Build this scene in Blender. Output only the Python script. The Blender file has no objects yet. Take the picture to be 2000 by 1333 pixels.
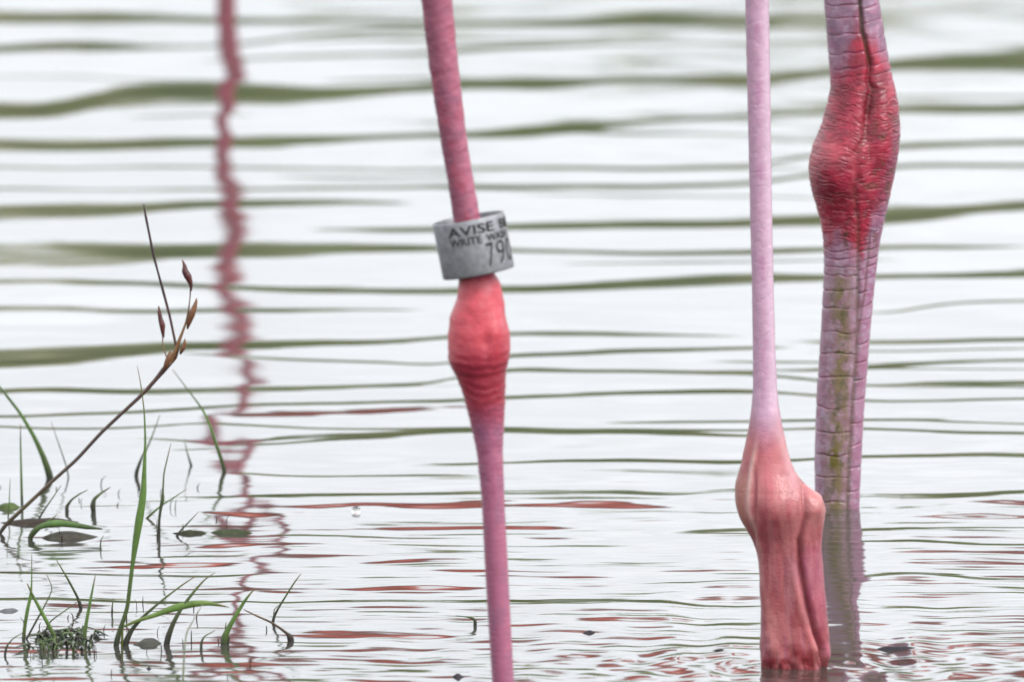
import bpy, bmesh, math, random
import numpy as np
from mathutils import Vector, Matrix

random.seed(7)
rng = np.random.default_rng(7)
scene = bpy.context.scene
COL = scene.collection

# ------------------------------------------------------------------ camera
CAM_H = 0.70                      # metres above the water
PITCH = math.radians(5.0)         # looking slightly down
FPX = 35587.0                     # focal length in photo pixels (2000 px wide)
CX, CY = 1000.0, 666.5
cam_data = bpy.data.cameras.new("camera")
cam = bpy.data.objects.new("camera", cam_data)
COL.objects.link(cam)
cam.location = (0, 0, CAM_H)
cam.rotation_euler = (math.pi / 2 - PITCH, 0, 0)
cam_data.sensor_width = 36.0
cam_data.lens = 36.0 * FPX / 2000.0
cam_data.clip_start = 0.05
cam_data.clip_end = 2000.0
cam_data.dof.use_dof = True
cam_data.dof.focus_distance = 6.92
cam_data.dof.aperture_fstop = 40.0
scene.camera = cam

# ------------------------------------------------------------------ overcast sky and soft sun
SUN_EL, SUN_AZ = math.radians(48), math.radians(128)   # azimuth clockwise from +Y: right of and behind the camera
world = bpy.data.worlds.new("World")
scene.world = world
world.use_nodes = True
wn, wl = world.node_tree.nodes, world.node_tree.links
bg = wn["Background"]
sky = wn.new("ShaderNodeTexSky")
sky.sky_type = 'NISHITA'
sky.sun_disc = False
sky.sun_elevation = SUN_EL
sky.sun_rotation = SUN_AZ
sky.air_density = 1.0
sky.dust_density = 6.0
sky.ozone_density = 1.0
hs = wn.new("ShaderNodeHueSaturation")
hs.inputs["Saturation"].default_value = 0.12          # a closed, nearly colourless cloud deck
wl.new(sky.outputs[0], hs.inputs["Color"])
mixw = wn.new("ShaderNodeMix")
mixw.data_type = 'RGBA'
mixw.inputs[0].default_value = 0.65
wl.new(hs.outputs[0], mixw.inputs[6])
wtc = wn.new("ShaderNodeTexCoord")
wmap = wn.new("ShaderNodeMapping"); wmap.inputs["Scale"].default_value = (2.2, 2.2, 26)   # flat layers of cloud
wl.new(wtc.outputs["Generated"], wmap.inputs["Vector"])
wnz = wn.new("ShaderNodeTexNoise"); wnz.inputs["Scale"].default_value = 1.6; wnz.inputs["Detail"].default_value = 4
wl.new(wmap.outputs[0], wnz.inputs["Vector"])
wrp = wn.new("ShaderNodeValToRGB")
wrp.color_ramp.elements[0].position = 0.34; wrp.color_ramp.elements[0].color = (0.60, 0.62, 0.64, 1)
wrp.color_ramp.elements[1].position = 0.58; wrp.color_ramp.elements[1].color = (0.98, 0.99, 1.0, 1)
wl.new(wnz.outputs["Fac"], wrp.inputs[0])
wsc = wn.new("ShaderNodeVectorMath"); wsc.operation = 'MULTIPLY'; wsc.inputs[1].default_value = (9.2, 9.45, 9.8)
wl.new(wrp.outputs[0], wsc.inputs[0])
wl.new(wsc.outputs[0], mixw.inputs[7])
wl.new(mixw.outputs[2], bg.inputs[0])
bg.inputs[1].default_value = 0.12
sun_data = bpy.data.lights.new("sun", 'SUN')
sun_data.energy = 0.8
sun_data.angle = math.radians(14)
sun_data.color = (1.0, 0.965, 0.92)
sun = bpy.data.objects.new("sun", sun_data)
COL.objects.link(sun)
sdir = Vector((math.sin(SUN_AZ) * math.cos(SUN_EL), math.cos(SUN_AZ) * math.cos(SUN_EL), math.sin(SUN_EL)))
sun.rotation_euler = sdir.to_track_quat('Z', 'Y').to_euler()

scene.view_settings.view_transform = 'Standard'
scene.view_settings.look = 'None'
scene.view_settings.gamma = 1.0
scene.view_settings.use_curve_mapping = False
scene.view_settings.exposure = 1.2
scene.render.engine = 'CYCLES'
scene.cycles.use_denoising = True
scene.cycles.max_bounces = 6
scene.cycles.caustics_reflective = False

# ------------------------------------------------------------------ measuring helpers
CP, SP = math.cos(PITCH), math.sin(PITCH)

def ray(px, py):
    """unit-forward ray direction for a photo pixel"""
    kx = (np.asarray(px, float) - CX) / FPX
    ky = (np.asarray(py, float) - CY) / FPX
    return kx, CP - ky * SP, -SP - ky * CP

def at_depth(px, py, d):
    rx, ry, rz = ray(px, py)
    t = d / ry
    return rx * t, np.asarray(ry * t), CAM_H + rz * t

def on_water(px, py):
    rx, ry, rz = ray(px, py)
    t = -CAM_H / rz
    return rx * t, ry * t

def to_px(X, Y, Z=0.0):
    dz = Z - CAM_H
    f = Y * CP - dz * SP
    u = Y * SP + dz * CP
    return CX + FPX * X / f, CY - FPX * u / f

def mpp(d):
    return d / FPX                       # metres per photo pixel at a distance

def s2l(r, g, b):
    c = np.array([r, g, b], float) / 255.0
    return np.where(c <= 0.04045, c / 12.92, ((c + 0.055) / 1.055) ** 2.4)

_tab = rng.random((256, 256))
def vnoise(x, y, seed=0):
    """smooth value noise in 0..1"""
    x = np.asarray(x, float) + seed * 17.31
    y = np.asarray(y, float) + seed * 9.73
    xi, yi = np.floor(x).astype(int), np.floor(y).astype(int)
    fx, fy = x - xi, y - yi
    fx = fx * fx * fx * (fx * (fx * 6 - 15) + 10)
    fy = fy * fy * fy * (fy * (fy * 6 - 15) + 10)
    a = _tab[xi & 255, yi & 255]; b = _tab[(xi + 1) & 255, yi & 255]
    c = _tab[xi & 255, (yi + 1) & 255]; d = _tab[(xi + 1) & 255, (yi + 1) & 255]
    return (a * (1 - fx) + b * fx) * (1 - fy) + (c * (1 - fx) + d * fx) * fy

def fbm(x, y, seed=0, octaves=3):
    s, a, n = 0.0, 1.0, 0.0
    for k in range(octaves):
        s = s + a * vnoise(x * 2 ** k, y * 2 ** k, seed + k * 3)
        n += a
        a *= 0.5
    return s / n

def smooth(a, b, x):
    t = np.clip((np.asarray(x, float) - a) / (b - a), 0, 1)
    return t * t * (3 - 2 * t)

def mixc(a, b, t):
    t = np.asarray(t)[..., None]
    return a * (1 - t) + b * t

def mute(c, t):
    return c * (1 - t) + c.mean(axis=-1, keepdims=True) * t

# ------------------------------------------------------------------ mesh helpers
def grid_faces(nr, nc, wrap=False, off=0):
    r = np.arange(nr - 1)[:, None]
    c = np.arange(nc if wrap else nc - 1)[None, :]
    c2 = (c + 1) % nc
    return (np.stack([r * nc + c, r * nc + c2, (r + 1) * nc + c2, (r + 1) * nc + c], -1).reshape(-1, 4) + off).astype(np.int32)

def mesh_from(name, verts, quads, colors=None, polys=None):
    """verts (n,3), quads (m,4); extra polys as list of index lists"""
    me = bpy.data.meshes.new(name)
    verts = np.ascontiguousarray(verts, np.float32)
    quads = np.asarray(quads, np.int32).reshape(-1, 4)
    polys = polys or []
    tail = np.array([i for p in polys for i in p], np.int32)
    loops = np.concatenate([quads.ravel(), tail]) if len(tail) else quads.ravel()
    starts = np.concatenate([np.arange(len(quads)) * 4,
                             len(quads) * 4 + np.cumsum([0] + [len(p) for p in polys])[:-1]]) if polys else np.arange(len(quads)) * 4
    me.vertices.add(len(verts)); me.vertices.foreach_set("co", verts.ravel())
    me.loops.add(len(loops)); me.loops.foreach_set("vertex_index", loops.astype(np.int32))
    me.polygons.add(len(starts)); me.polygons.foreach_set("loop_start", starts.astype(np.int32))
    me.update(calc_edges=True)
    me.validate()
    me.polygons.foreach_set("use_smooth", np.ones(len(me.polygons), bool))
    if colors is not None:
        at = me.color_attributes.new("pigment", 'FLOAT_COLOR', 'POINT')
        c4 = np.ones((len(verts), 4), np.float32); c4[:, :3] = colors
        at.data.foreach_set("color", c4.ravel())
    me.update()
    return me

def obj(name, me, mat=None, parent=None):
    o = bpy.data.objects.new(name, me)
    COL.objects.link(o)
    if mat is not None and me is not None:
        me.materials.clear(); me.materials.append(mat)
    if parent is not None:
        o.parent = parent
    return o

def tag(o, label=None, cat=None, group=None, kind=None):
    if label: o["label"] = label
    if cat: o["category"] = cat
    if group: o["group"] = group
    if kind: o["kind"] = kind
    return o

# ------------------------------------------------------------------ materials
def new_mat(name):
    m = bpy.data.materials.new(name); m.use_nodes = True
    return m, m.node_tree.nodes, m.node_tree.links, m.node_tree.nodes["Principled BSDF"]

def pigment_mat(name, rough=0.45, bump_scale=900, bump=0.15, sss=0.0, spec=0.45, speckle=0.12, noise_scale=350, cells=0):
    m, n, l, p = new_mat(name)
    at = n.new("ShaderNodeAttribute"); at.attribute_name = "pigment"
    tc = n.new("ShaderNodeTexCoord")
    nz = n.new("ShaderNodeTexNoise"); nz.inputs["Scale"].default_value = noise_scale; nz.inputs["Detail"].default_value = 4
    l.new(tc.outputs["Object"], nz.inputs["Vector"])
    mr = n.new("ShaderNodeMapRange")
    mr.inputs["From Min"].default_value = 0.25; mr.inputs["From Max"].default_value = 0.75
    mr.inputs["To Min"].default_value = 1 - speckle; mr.inputs["To Max"].default_value = 1 + speckle
    l.new(nz.outputs["Fac"], mr.inputs["Value"])
    vm = n.new("ShaderNodeVectorMath"); vm.operation = 'SCALE'
    l.new(at.outputs["Color"], vm.inputs[0]); l.new(mr.outputs[0], vm.inputs["Scale"])
    l.new(vm.outputs[0], p.inputs["Base Color"])
    p.inputs["Roughness"].default_value = rough
    p.inputs["Specular IOR Level"].default_value = spec
    if sss:
        p.inputs["Subsurface Weight"].default_value = sss
        p.inputs["Subsurface Radius"].default_value = (1.0, 0.35, 0.3)
        p.inputs["Subsurface Scale"].default_value = 0.0015
    nb = n.new("ShaderNodeTexNoise"); nb.inputs["Scale"].default_value = bump_scale; nb.inputs["Detail"].default_value = 3
    l.new(tc.outputs["Object"], nb.inputs["Vector"])
    bp = n.new("ShaderNodeBump"); bp.inputs["Strength"].default_value = bump; bp.inputs["Distance"].default_value = 0.0006
    if cells:
        vo = n.new("ShaderNodeTexVoronoi"); vo.inputs["Scale"].default_value = cells
        l.new(tc.outputs["Object"], vo.inputs["Vector"])
        mx = n.new("ShaderNodeMath"); mx.operation = 'MULTIPLY_ADD'
        l.new(vo.outputs["Distance"], mx.inputs[0]); mx.inputs[1].default_value = -0.8
        l.new(nb.outputs["Fac"], mx.inputs[2]); l.new(mx.outputs[0], bp.inputs["Height"])
    else:
        l.new(nb.outputs["Fac"], bp.inputs["Height"])
    l.new(bp.outputs[0], p.inputs["Normal"])
    return m

def plain_mat(name, rgb, rough=0.5, metallic=0.0, vary=0.15, scale=60, spec=0.5, bump=0.0):
    m, n, l, p = new_mat(name)
    tc = n.new("ShaderNodeTexCoord")
    nz = n.new("ShaderNodeTexNoise"); nz.inputs["Scale"].default_value = scale; nz.inputs["Detail"].default_value = 5
    l.new(tc.outputs["Object"], nz.inputs["Vector"])
    cr = n.new("ShaderNodeValToRGB")
    c = np.asarray(rgb, float)
    cr.color_ramp.elements[0].position = 0.3; cr.color_ramp.elements[1].position = 0.7
    cr.color_ramp.elements[0].color = (*np.clip(c * (1 - vary), 0, 1), 1)
    cr.color_ramp.elements[1].color = (*np.clip(c * (1 + vary), 0, 1), 1)
    l.new(nz.outputs["Fac"], cr.inputs[0]); l.new(cr.outputs[0], p.inputs["Base Color"])
    p.inputs["Roughness"].default_value = rough
    p.inputs["Metallic"].default_value = metallic
    p.inputs["Specular IOR Level"].default_value = spec
    if bump:
        bp = n.new("ShaderNodeBump"); bp.inputs["Strength"].default_value = bump; bp.inputs["Distance"].default_value = 0.0005
        l.new(nz.outputs["Fac"], bp.inputs["Height"]); l.new(bp.outputs[0], p.inputs["Normal"])
    return m

SKIN = pigment_mat("flamingo_skin_and_plumage", rough=0.31, sss=0.12, cells=1700, bump=0.22, speckle=0.10)
METAL = plain_mat("dull_band_metal", (0.24, 0.245, 0.26), rough=0.5, metallic=0.55, vary=0.22, scale=420, bump=0.25)
INK = plain_mat("stamped_black", (0.014, 0.012, 0.012), rough=0.8, vary=0.35, scale=900)
GREEN = pigment_mat("grass_leaf", rough=0.4, bump_scale=1500, bump=0.1, speckle=0.2, noise_scale=500)
LITTER = pigment_mat("sodden_leaf_and_ripple", rough=0.85, bump_scale=700, bump=0.2, spec=0.08, speckle=0.25)
MUD = plain_mat("lake_mud", (0.11, 0.09, 0.06), rough=0.9, scale=3)

# ------------------------------------------------------------------ water
def water_material():
    m, n, l, p = new_mat("murky_lagoon_water")
    p.inputs["Base Color"].default_value = (0.045, 0.043, 0.038, 1)   # silt in suspension
    p.inputs["Roughness"].default_value = 0.062
    p.inputs["IOR"].default_value = 1.333
    tc = n.new("ShaderNodeTexCoord")
    mp = n.new("ShaderNodeMapping"); mp.inputs["Scale"].default_value = (18, 60, 1)
    l.new(tc.outputs["Object"], mp.inputs["Vector"])
    nz = n.new("ShaderNodeTexNoise"); nz.inputs["Scale"].default_value = 1.0; nz.inputs["Detail"].default_value = 2
    l.new(mp.outputs[0], nz.inputs["Vector"])
    bp = n.new("ShaderNodeBump"); bp.inputs["Strength"].default_value = 0.25; bp.inputs["Distance"].default_value = 0.0004
    l.new(nz.outputs["Fac"], bp.inputs["Height"]); l.new(bp.outputs[0], p.inputs["Normal"])
    return m

# crests seen in the photo: lines of (x, y, half thickness) where the surface leans away and mirrors the far bank
AWAY = [
 [(-50,30,9),(210,28,9),(300,32,5),(460,36,6),(560,38,3),(700,40,3),(850,42,4),(1050,42,4),(1160,41,8),(1280,39,8),(1400,37,7),(1480,38,4),(1560,36,2)],
 [(-50,94,6),(130,88,8),(225,90,9),(275,88,3),(420,86,2),(700,62,3),(780,58,3)],
 [(420,112,1.5),(840,105,2.5),(900,97,4.5),(1000,92,3.5),(1250,86,1.5),(1480,82,1.2)],
 [(-50,212,16),(80,213,14),(150,202,13),(230,186,15),(300,178,17),(400,180,17),(540,182,14),(680,183,8),(800,175,7),(880,169,7),(1000,165,9),(1110,160,8),(1200,156,4),(1300,155,5),(1400,155,8),(1470,157,8),(1560,150,5),(1650,135,5),(1760,121,8),(1900,121,12),(2060,115,13)],
 [(-50,284,11),(230,283,10.5),(430,281,10),(560,277,9),(680,270,5),(840,265,4),(920,264,6),(1050,258,10),(1130,250,11),(1180,244,5),(1260,236,3.5),(1480,226,2.5),(1600,220,3),(1770,214,6),(1950,215,7),(2060,206,6)],
 [(-50,328,2.5),(420,328,2),(840,330,1.8),(940,328,3),(1150,328,2.5),(1480,322,2),(1600,300,2.5),(1760,285,4.5),(2060,280,4.5)],
 [(-50,365,3),(80,363,2),(250,366,1),(420,369,3),(600,366,2.4),(840,365,2.6),(940,367,5),(1000,368,5),(1200,364,4),(1450,360,3),(1600,340,2.5),(1760,325,3.2),(2060,325,3)],
 [(-50,416,14),(120,409,14),(260,404,10),(360,401,8),(540,398,7),(680,395,4),(780,397,2)],
 [(640,447,1),(700,447,2.5),(760,449,5),(840,448,4.5),(1000,443,6),(1200,440,6),(1450,436,7),(1600,428,9),(1740,420,13),(1830,417,10),(1900,409,8),(2060,402,8)],
 [(-50,500,18),(150,500,20),(260,496,17),(360,491,13),(520,489,12),(640,486,10),(760,487,8),(850,486,4),(1000,491,3.2),(1200,494,3),(1460,493,4.5),(1720,486,3.5),(1880,484,3.5),(1960,482,1.2)],
 [(-50,558,5),(250,560,5),(480,565,5),(650,568,5),(900,570,5.5),(990,567,6.5),(1200,560,8),(1350,552,9),(1460,550,8),(1710,544,4),(1900,538,4.5),(2060,531,6)],
 [(-50,605,6),(300,610,4),(500,608,5),(600,607,4),(680,608,1.8),(780,607,1)],
 [(1750,612,1),(1850,592,1.5),(2060,589,2)],
 [(-50,706,17),(150,696,15),(270,684,11),(370,677,9),(520,674,8),(640,670,6),(780,667,4),(900,655,2.5),(1000,651,4),(1200,651,4),(1300,653,2),(1380,655,1)],
 [(1600,668,3),(1700,666,4),(2060,660,3.5)],
 [(390,698,1.5),(480,705,2.6),(700,709,1.8),(850,714,1.5),(930,704,2),(1000,695,4),(1250,686,4),(1440,680,3),(1500,678,2)],
 [(1560,726,2),(1700,718,5),(1850,706,3.2),(2060,703,2.5)],
 [(-50,774,6),(200,770,6),(400,765,7),(480,763,7),(600,760,5),(800,756,3),(900,738,1.5),(1000,724,4),(1250,728,3),(1460,728,4),(1560,740,2),(1700,757,2),(1820,750,4),(2060,746,4)],
 [(-50,824,3),(250,810,3),(480,795,2.6),(700,789,2.6),(900,785,3),(1000,779,4),(1200,771,3.6),(1460,765,3.6),(1600,775,1.5),(1700,787,2),(1850,785,2),(2060,780,2)],
 [(440,833,1),(500,833,2),(650,836,1.6),(800,838,1.5),(990,839,2.4),(1250,838,2),(1460,840,2),(1690,841,2),(1900,848,3),(2060,849,3)],
 [(300,862,2),(440,870,2),(540,858,3),(600,852,4),(780,850,5),(920,844,5),(990,848,2.6),(1220,846,3),(1340,847,4),(1400,852,2.6),(1500,853,2)],
 [(1200,825,1),(1280,823,2),(1460,822,2),(1690,823,2),(1900,826,1.5),(2060,829,1)],
 [(-50,842,2),(120,846,1.5),(300,838,1.5),(420,830,1)],
 [(900,908,1),(1020,905,2),(1100,903,3),(1200,906,3.5),(1300,905,3),(1460,903,3),(1600,898,2.5),(1690,895,3),(1800,893,3.5),(2060,894,5)],
 [(380,884,1),(450,876,2),(600,868,2),(750,857,2.5)],
 [(430,930,1),(520,933,2),(760,934,2),(860,930,1)],
 [(400,975,1.5),(540,972,3),(700,970,3.5),(940,967,3),(1080,963,3),(1200,964,3),(1300,968,3.4),(1440,963,3),(1600,966,2.5),(1720,969,4),(1900,972,5),(1980,966,3),(2060,958,2)],
 [(1640,1036,2),(1700,1033,3),(1800,1036,3),(1950,1034,2.5),(2060,1033,2)],
 [(-50,1172,2.5),(120,1174,3),(300,1178,2.6),(520,1175,2),(760,1172,2.2),(950,1174,2),(1100,1172,3),(1250,1175,2),(1420,1178,1.5)],
 [(1340,1040,2),(1440,1036,3),(1500,1034,2)],
 [(-50,1118,1.5),(200,1120,1.8),(480,1122,1.5)],
 [(1650,1062,1.5),(1800,1058,2),(1930,1066,3),(2060,1064,2)],
 [(1660,1128,1.5),(1800,1121,2),(1950,1131,2.5),(2060,1126,1.5)],
 [(500,1050,1.8),(620,1046,2),(780,1053,1.5)],
]
# strips that lean towards the camera and mirror the red birds standing further out
TOWARDS = [
 [(380,820,1),(450,815,3),(560,811,5),(700,806,5),(830,800,4),(915,797,2)],
 [(620,996,1),(700,987,2),(790,991,2.5),(850,994,4),(920,988,6),(1000,988,6),(1100,989,6),(1240,992,6),(1280,995,1)],
 [(420,1003,1),(480,1012,4),(580,1005,1.5)],
 [(400,1070,1),(450,1062,3),(540,1062,2)],
 [(180,1108,1),(300,1100,3),(420,1099,2)],
 [(740,1100,1),(800,1097,4),(900,1093,4),(950,1096,1)],
 [(720,1034,1),(800,1032,3),(900,1030,2.5),(1090,1032,3)],
 [(430,1152,2),(470,1150,4),(560,1155,2)],
 [(700,1151,1),(800,1148,2.5),(930,1149,2)],
 [(1600,1088,1),(1660,1090,2)],
 [(1870,1010,2),(1940,1010,3),(1990,1011,1)],
 [(1930,985,2),(1970,985,4),(2060,990,5)],
 [(760,1243,1),(850,1241,3),(890,1243,1)],
 [(1150,1212,2),(1300,1211,2.5),(1330,1212,1)],
]

_r = random.Random(91)
for _ in range(20):          # faint short crests between the main ones
    _x, _y, _l = _r.uniform(-200, 2000), _r.uniform(-20, 930), _r.uniform(160, 620)
    _w = _r.uniform(.5, 1.9) * (1.25 - _y / 1400); _dy = _r.uniform(-12, 8) * _l / 500
    AWAY.append([(_x, _y, _w * .4), (_x + _l * .35, _y + _dy * .4, _w), (_x + _l * .7, _y + _dy * .6, _w * .8), (_x + _l, _y + _dy, _w * .3)])

def build_water():
    # rows follow the photo's scan lines on the flat surface, so waves stay finely sampled where they are seen
    py = np.arange(-70, 1440, 0.8)
    dfine = on_water(np.full_like(py, CX), py)[1][::-1]           # increasing distance
    dnear = np.linspace(-30, dfine[0], 60)[:-1]
    dfar = np.geomspace(dfine[-1], 62.0, 150)[1:]
    D = np.concatenate([dnear, dfine, dfar])
    xf = np.arange(-0.40, 0.4001, 0.0024)
    xo = 0.40 * np.geomspace(1, 300, 46)[1:]
    X = np.concatenate([-xo[::-1], xf, xo])
    XX, DD = np.meshgrid(X, D)
    dc = np.clip(DD, dfine[0], dfine[-1])
    pxs, pys = to_px(XX, dc)
    pxc = np.clip(pxs, -400, 2400)
    dep = np.degrees(np.arctan2(CAM_H, dc))
    E_BANK = 3.3
    A = np.maximum((dep - E_BANK) / 2, 0.1) + 0.75                # degrees of lean that bring the bank into the mirror
    S = np.zeros_like(XX)
    M = np.zeros_like(XX)
    kern = np.exp(-np.linspace(-2, 2, 57) ** 2); kern /= kern.sum()
    tx = np.arange(-420, 2421, 4.0)
    wob = lambda k: 1.8 * (vnoise(tx / 170.0, np.full_like(tx, k * 3.7), 5) - 0.5)
    for k, st in enumerate(AWAY + TOWARDS):
        away = k < len(AWAY)
        st = np.array(st, float)
        ys = np.interp(tx, st[:, 0], st[:, 1]); ws = np.interp(tx, st[:, 0], st[:, 2])
        al = np.ones_like(tx)
        if st[0, 0] > -10: al *= smooth(st[0, 0] - 70, st[0, 0] + 10, tx)
        if st[-1, 0] < 2010: al *= smooth(st[-1, 0] + 70, st[-1, 0] - 10, tx)
        pad = lambda v: np.convolve(np.pad(v, 28, mode='edge'), kern, 'valid')
        ys, ws, al = pad(ys) + wob(k), pad(ws), pad(al)
        lo, hi = ys.min() - 60, ys.max() + 60
        rows = np.where((pys[:, len(X) // 2] > lo) & (pys[:, len(X) // 2] < hi))[0]
        if not len(rows): continue
        sl = slice(rows[0], rows[-1] + 1)
        yv = np.interp(pxc[sl], tx, ys); wv = np.interp(pxc[sl], tx, ws); av = np.interp(pxc[sl], tx, al)
        t = (pys[sl] - yv) / (wv * .95 + .7) if not away else (pys[sl] - yv) / (wv * np.clip(1.2 + .05 * wv, 1.3, 2.0) + 1.2)
        b = np.exp(-t ** 4) * av
        if away:
            M[sl] = np.maximum(M[sl], b)
            S[sl] = np.minimum(S[sl], 0) - b * A[sl] * 1.0
        else:
            brk = smooth(.30, .52, fbm(pxs[sl] / 130, pys[sl] / 6.0 + pxs[sl] / 400, 19, 3))
            S[sl] += b * 2.9 * (0.5 + 0.5 * brk)
    S = np.maximum(S, -A * 1.1)
    n0, n1 = len(dnear), len(dnear) + len(dfine)
    def box(a, w):
        cs = np.cumsum(np.pad(a, ((w + 1, w), (0, 0)), mode='edge'), axis=0)
        return (cs[2 * w + 1:] - cs[:-(2 * w + 1)]) / (2 * w + 1)
    S0 = S.copy()
    for _ in range(4):                       # deepen crowded crests so that the level surface keeps a zero mean slope
        m = box(box(S[n0:n1], 170), 170)
        S[n0:n1] = S0[n0:n1] + np.clip(m, -1.0, 0) * M[n0:n1]
    # fine wind ripple, stronger close to the bank where the birds stir the shallows
    sig = 0.17 + 0.13 * smooth(450, 820, pys) + 0.46 * smooth(830, 1000, pys) + 0.10 * smooth(1120, 1260, pys)
    r = (fbm(pxs / 260 + 0.35 * vnoise(pxs / 400, pys / 60, 9), pys / 13, 1, 2) - 0.5) * 2.2
    r2 = (fbm(pxs / 210, pys / 5.0, 4, 2) - 0.5) * 2.3
    r3 = (fbm(pxs / 110, pys / 4.0, 6, 2) - 0.5) * 2.5
    r4 = (fbm(pxs / 170, pys / 2.6, 8, 2) - 0.5) * 2.4
    k2 = smooth(860, 1060, pys); k3 = smooth(1120, 1300, pys)
    fine = sig * 2.3 * (r * (1 - 0.6 * k2) + 0.8 * r2 * k2 * (1 - 0.5 * k3) + 0.8 * r3 * k3 + 0.75 * r4 * k2)
    # rings where the lifted foot touches down
    fx, fd = on_water(1556, 1304)
    R = np.hypot(XX - fx, DD - fd)
    rings = 4.2 * np.sin(2 * np.pi * R / 0.021) * np.exp(-R / 0.05) * smooth(0.012, 0.026, R)
    bx, bd = on_water(1635, 990)
    R2 = np.hypot(XX - bx, DD - bd)
    rings += 1.2 * np.sin(2 * np.pi * R2 / 0.016) * np.exp(-R2 / 0.022)
    # crossing wavelets, long and oblique, that make upright reflections waver
    obl = np.zeros_like(XX); oh = np.zeros_like(XX)
    for lam, ang, amp in [(.062, 48, .34), (.085, -40, .34), (.050, 62, .30), (.115, -57, .42), (.075, 66, .36), (.043, -52, .26)]:
        a = math.radians(ang); kk = 2 * math.pi / lam
        mod = 0.35 + 1.3 * vnoise(XX * 4 + ang, DD * 2.2, 15)
        oh += 0.26 * math.radians(amp) / kk * np.sin(kk * (DD * math.cos(a) + XX * math.sin(a)) + ang + 3 * vnoise(XX * 3, DD * 1.5, ang % 11)) * mod
    S = S + fine + rings
    # outside the measured patch: free waves of the same steepness
    inside = smooth(dfine[0] - 0.6, dfine[0], DD) * smooth(dfine[-1] + 2.0, dfine[-1], DD)
    S *= inside
    # integrate the slope along the view to a height, then take out the slow drift
    dD = np.diff(D)
    tanS = -np.tan(np.radians(S))          # S > 0 leans to the camera: height falls towards it
    tanS = -tanS
    Hh = np.zeros_like(XX)
    Hh[1:] = np.cumsum(0.5 * (tanS[1:] + tanS[:-1]) * dD[:, None], axis=0)
    seg = Hh[n0:n1]
    mean = box(box(seg, 170), 170)
    H2 = np.zeros_like(XX)
    H2[n0:n1] = seg - mean
    edge = smooth(dfine[0], dfine[0] + 0.08, DD) * smooth(dfine[-1], dfine[-1] - 0.4, DD)
    H2 *= edge
    H2 += oh * edge
    H2 += 0.0008 * np.exp(-np.clip(np.hypot((XX - fx) / 1.0, (DD - fd) / .62) - .0135, 0, 1) / .004) * edge
    sidefade = smooth(4.0, 0.7, np.abs(XX))
    H2 *= sidefade
    free = np.zeros_like(XX)
    for k in range(9):
        lam = random.uniform(0.5, 2.6); th = random.gauss(0, 0.35); ph = random.uniform(0, 6.28)
        free += lam * 0.0035 * np.sin(2 * math.pi * (DD * math.cos(th) + XX * math.sin(th)) / lam + ph) / 3
    H2 += free * (1 - edge * sidefade) * smooth(0.2, 3.0, np.abs(DD - np.clip(DD, dfine[0], dfine[-1])) + np.maximum(np.abs(XX) - 0.6, 0))
    V = np.stack([XX, DD, H2], -1).reshape(-1, 3)
    me = mesh_from("lagoon_water", V, grid_faces(len(D), len(X)))
    o = obj("lagoon_water", me, water_material())
    tag(o, "pale rippled shallow lagoon water mirroring a white sky and green bank", "water", kind="structure")
    return o

build_water()

# ------------------------------------------------------------------ ground: lake bed rising to the far bank
def build_ground():
    D = np.concatenate([np.linspace(-400, -32, 12), np.linspace(-28, 52, 30), np.linspace(53, 70, 24), np.geomspace(72, 1500, 20)])
    X = np.concatenate([-np.geomspace(1500, 25, 24), np.linspace(-20, 20, 21), np.geomspace(25, 1500, 24)])
    XX, DD = np.meshgrid(X, D)
    Z = -0.16 + 0.75 * smooth(52, 66, DD) + 0.6 * smooth(-30, -60, DD)
    Z = Z + 0.10 * (vnoise(XX / 6, DD / 5, 3) - 0.5) * smooth(50, 60, DD)
    o = obj("ground", mesh_from("ground", np.stack([XX, DD, Z], -1).reshape(-1, 3), grid_faces(len(D), len(X))), MUD)
    tag(o, "muddy lake bed rising to a low far bank", "ground", kind="structure")
build_ground()

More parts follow.
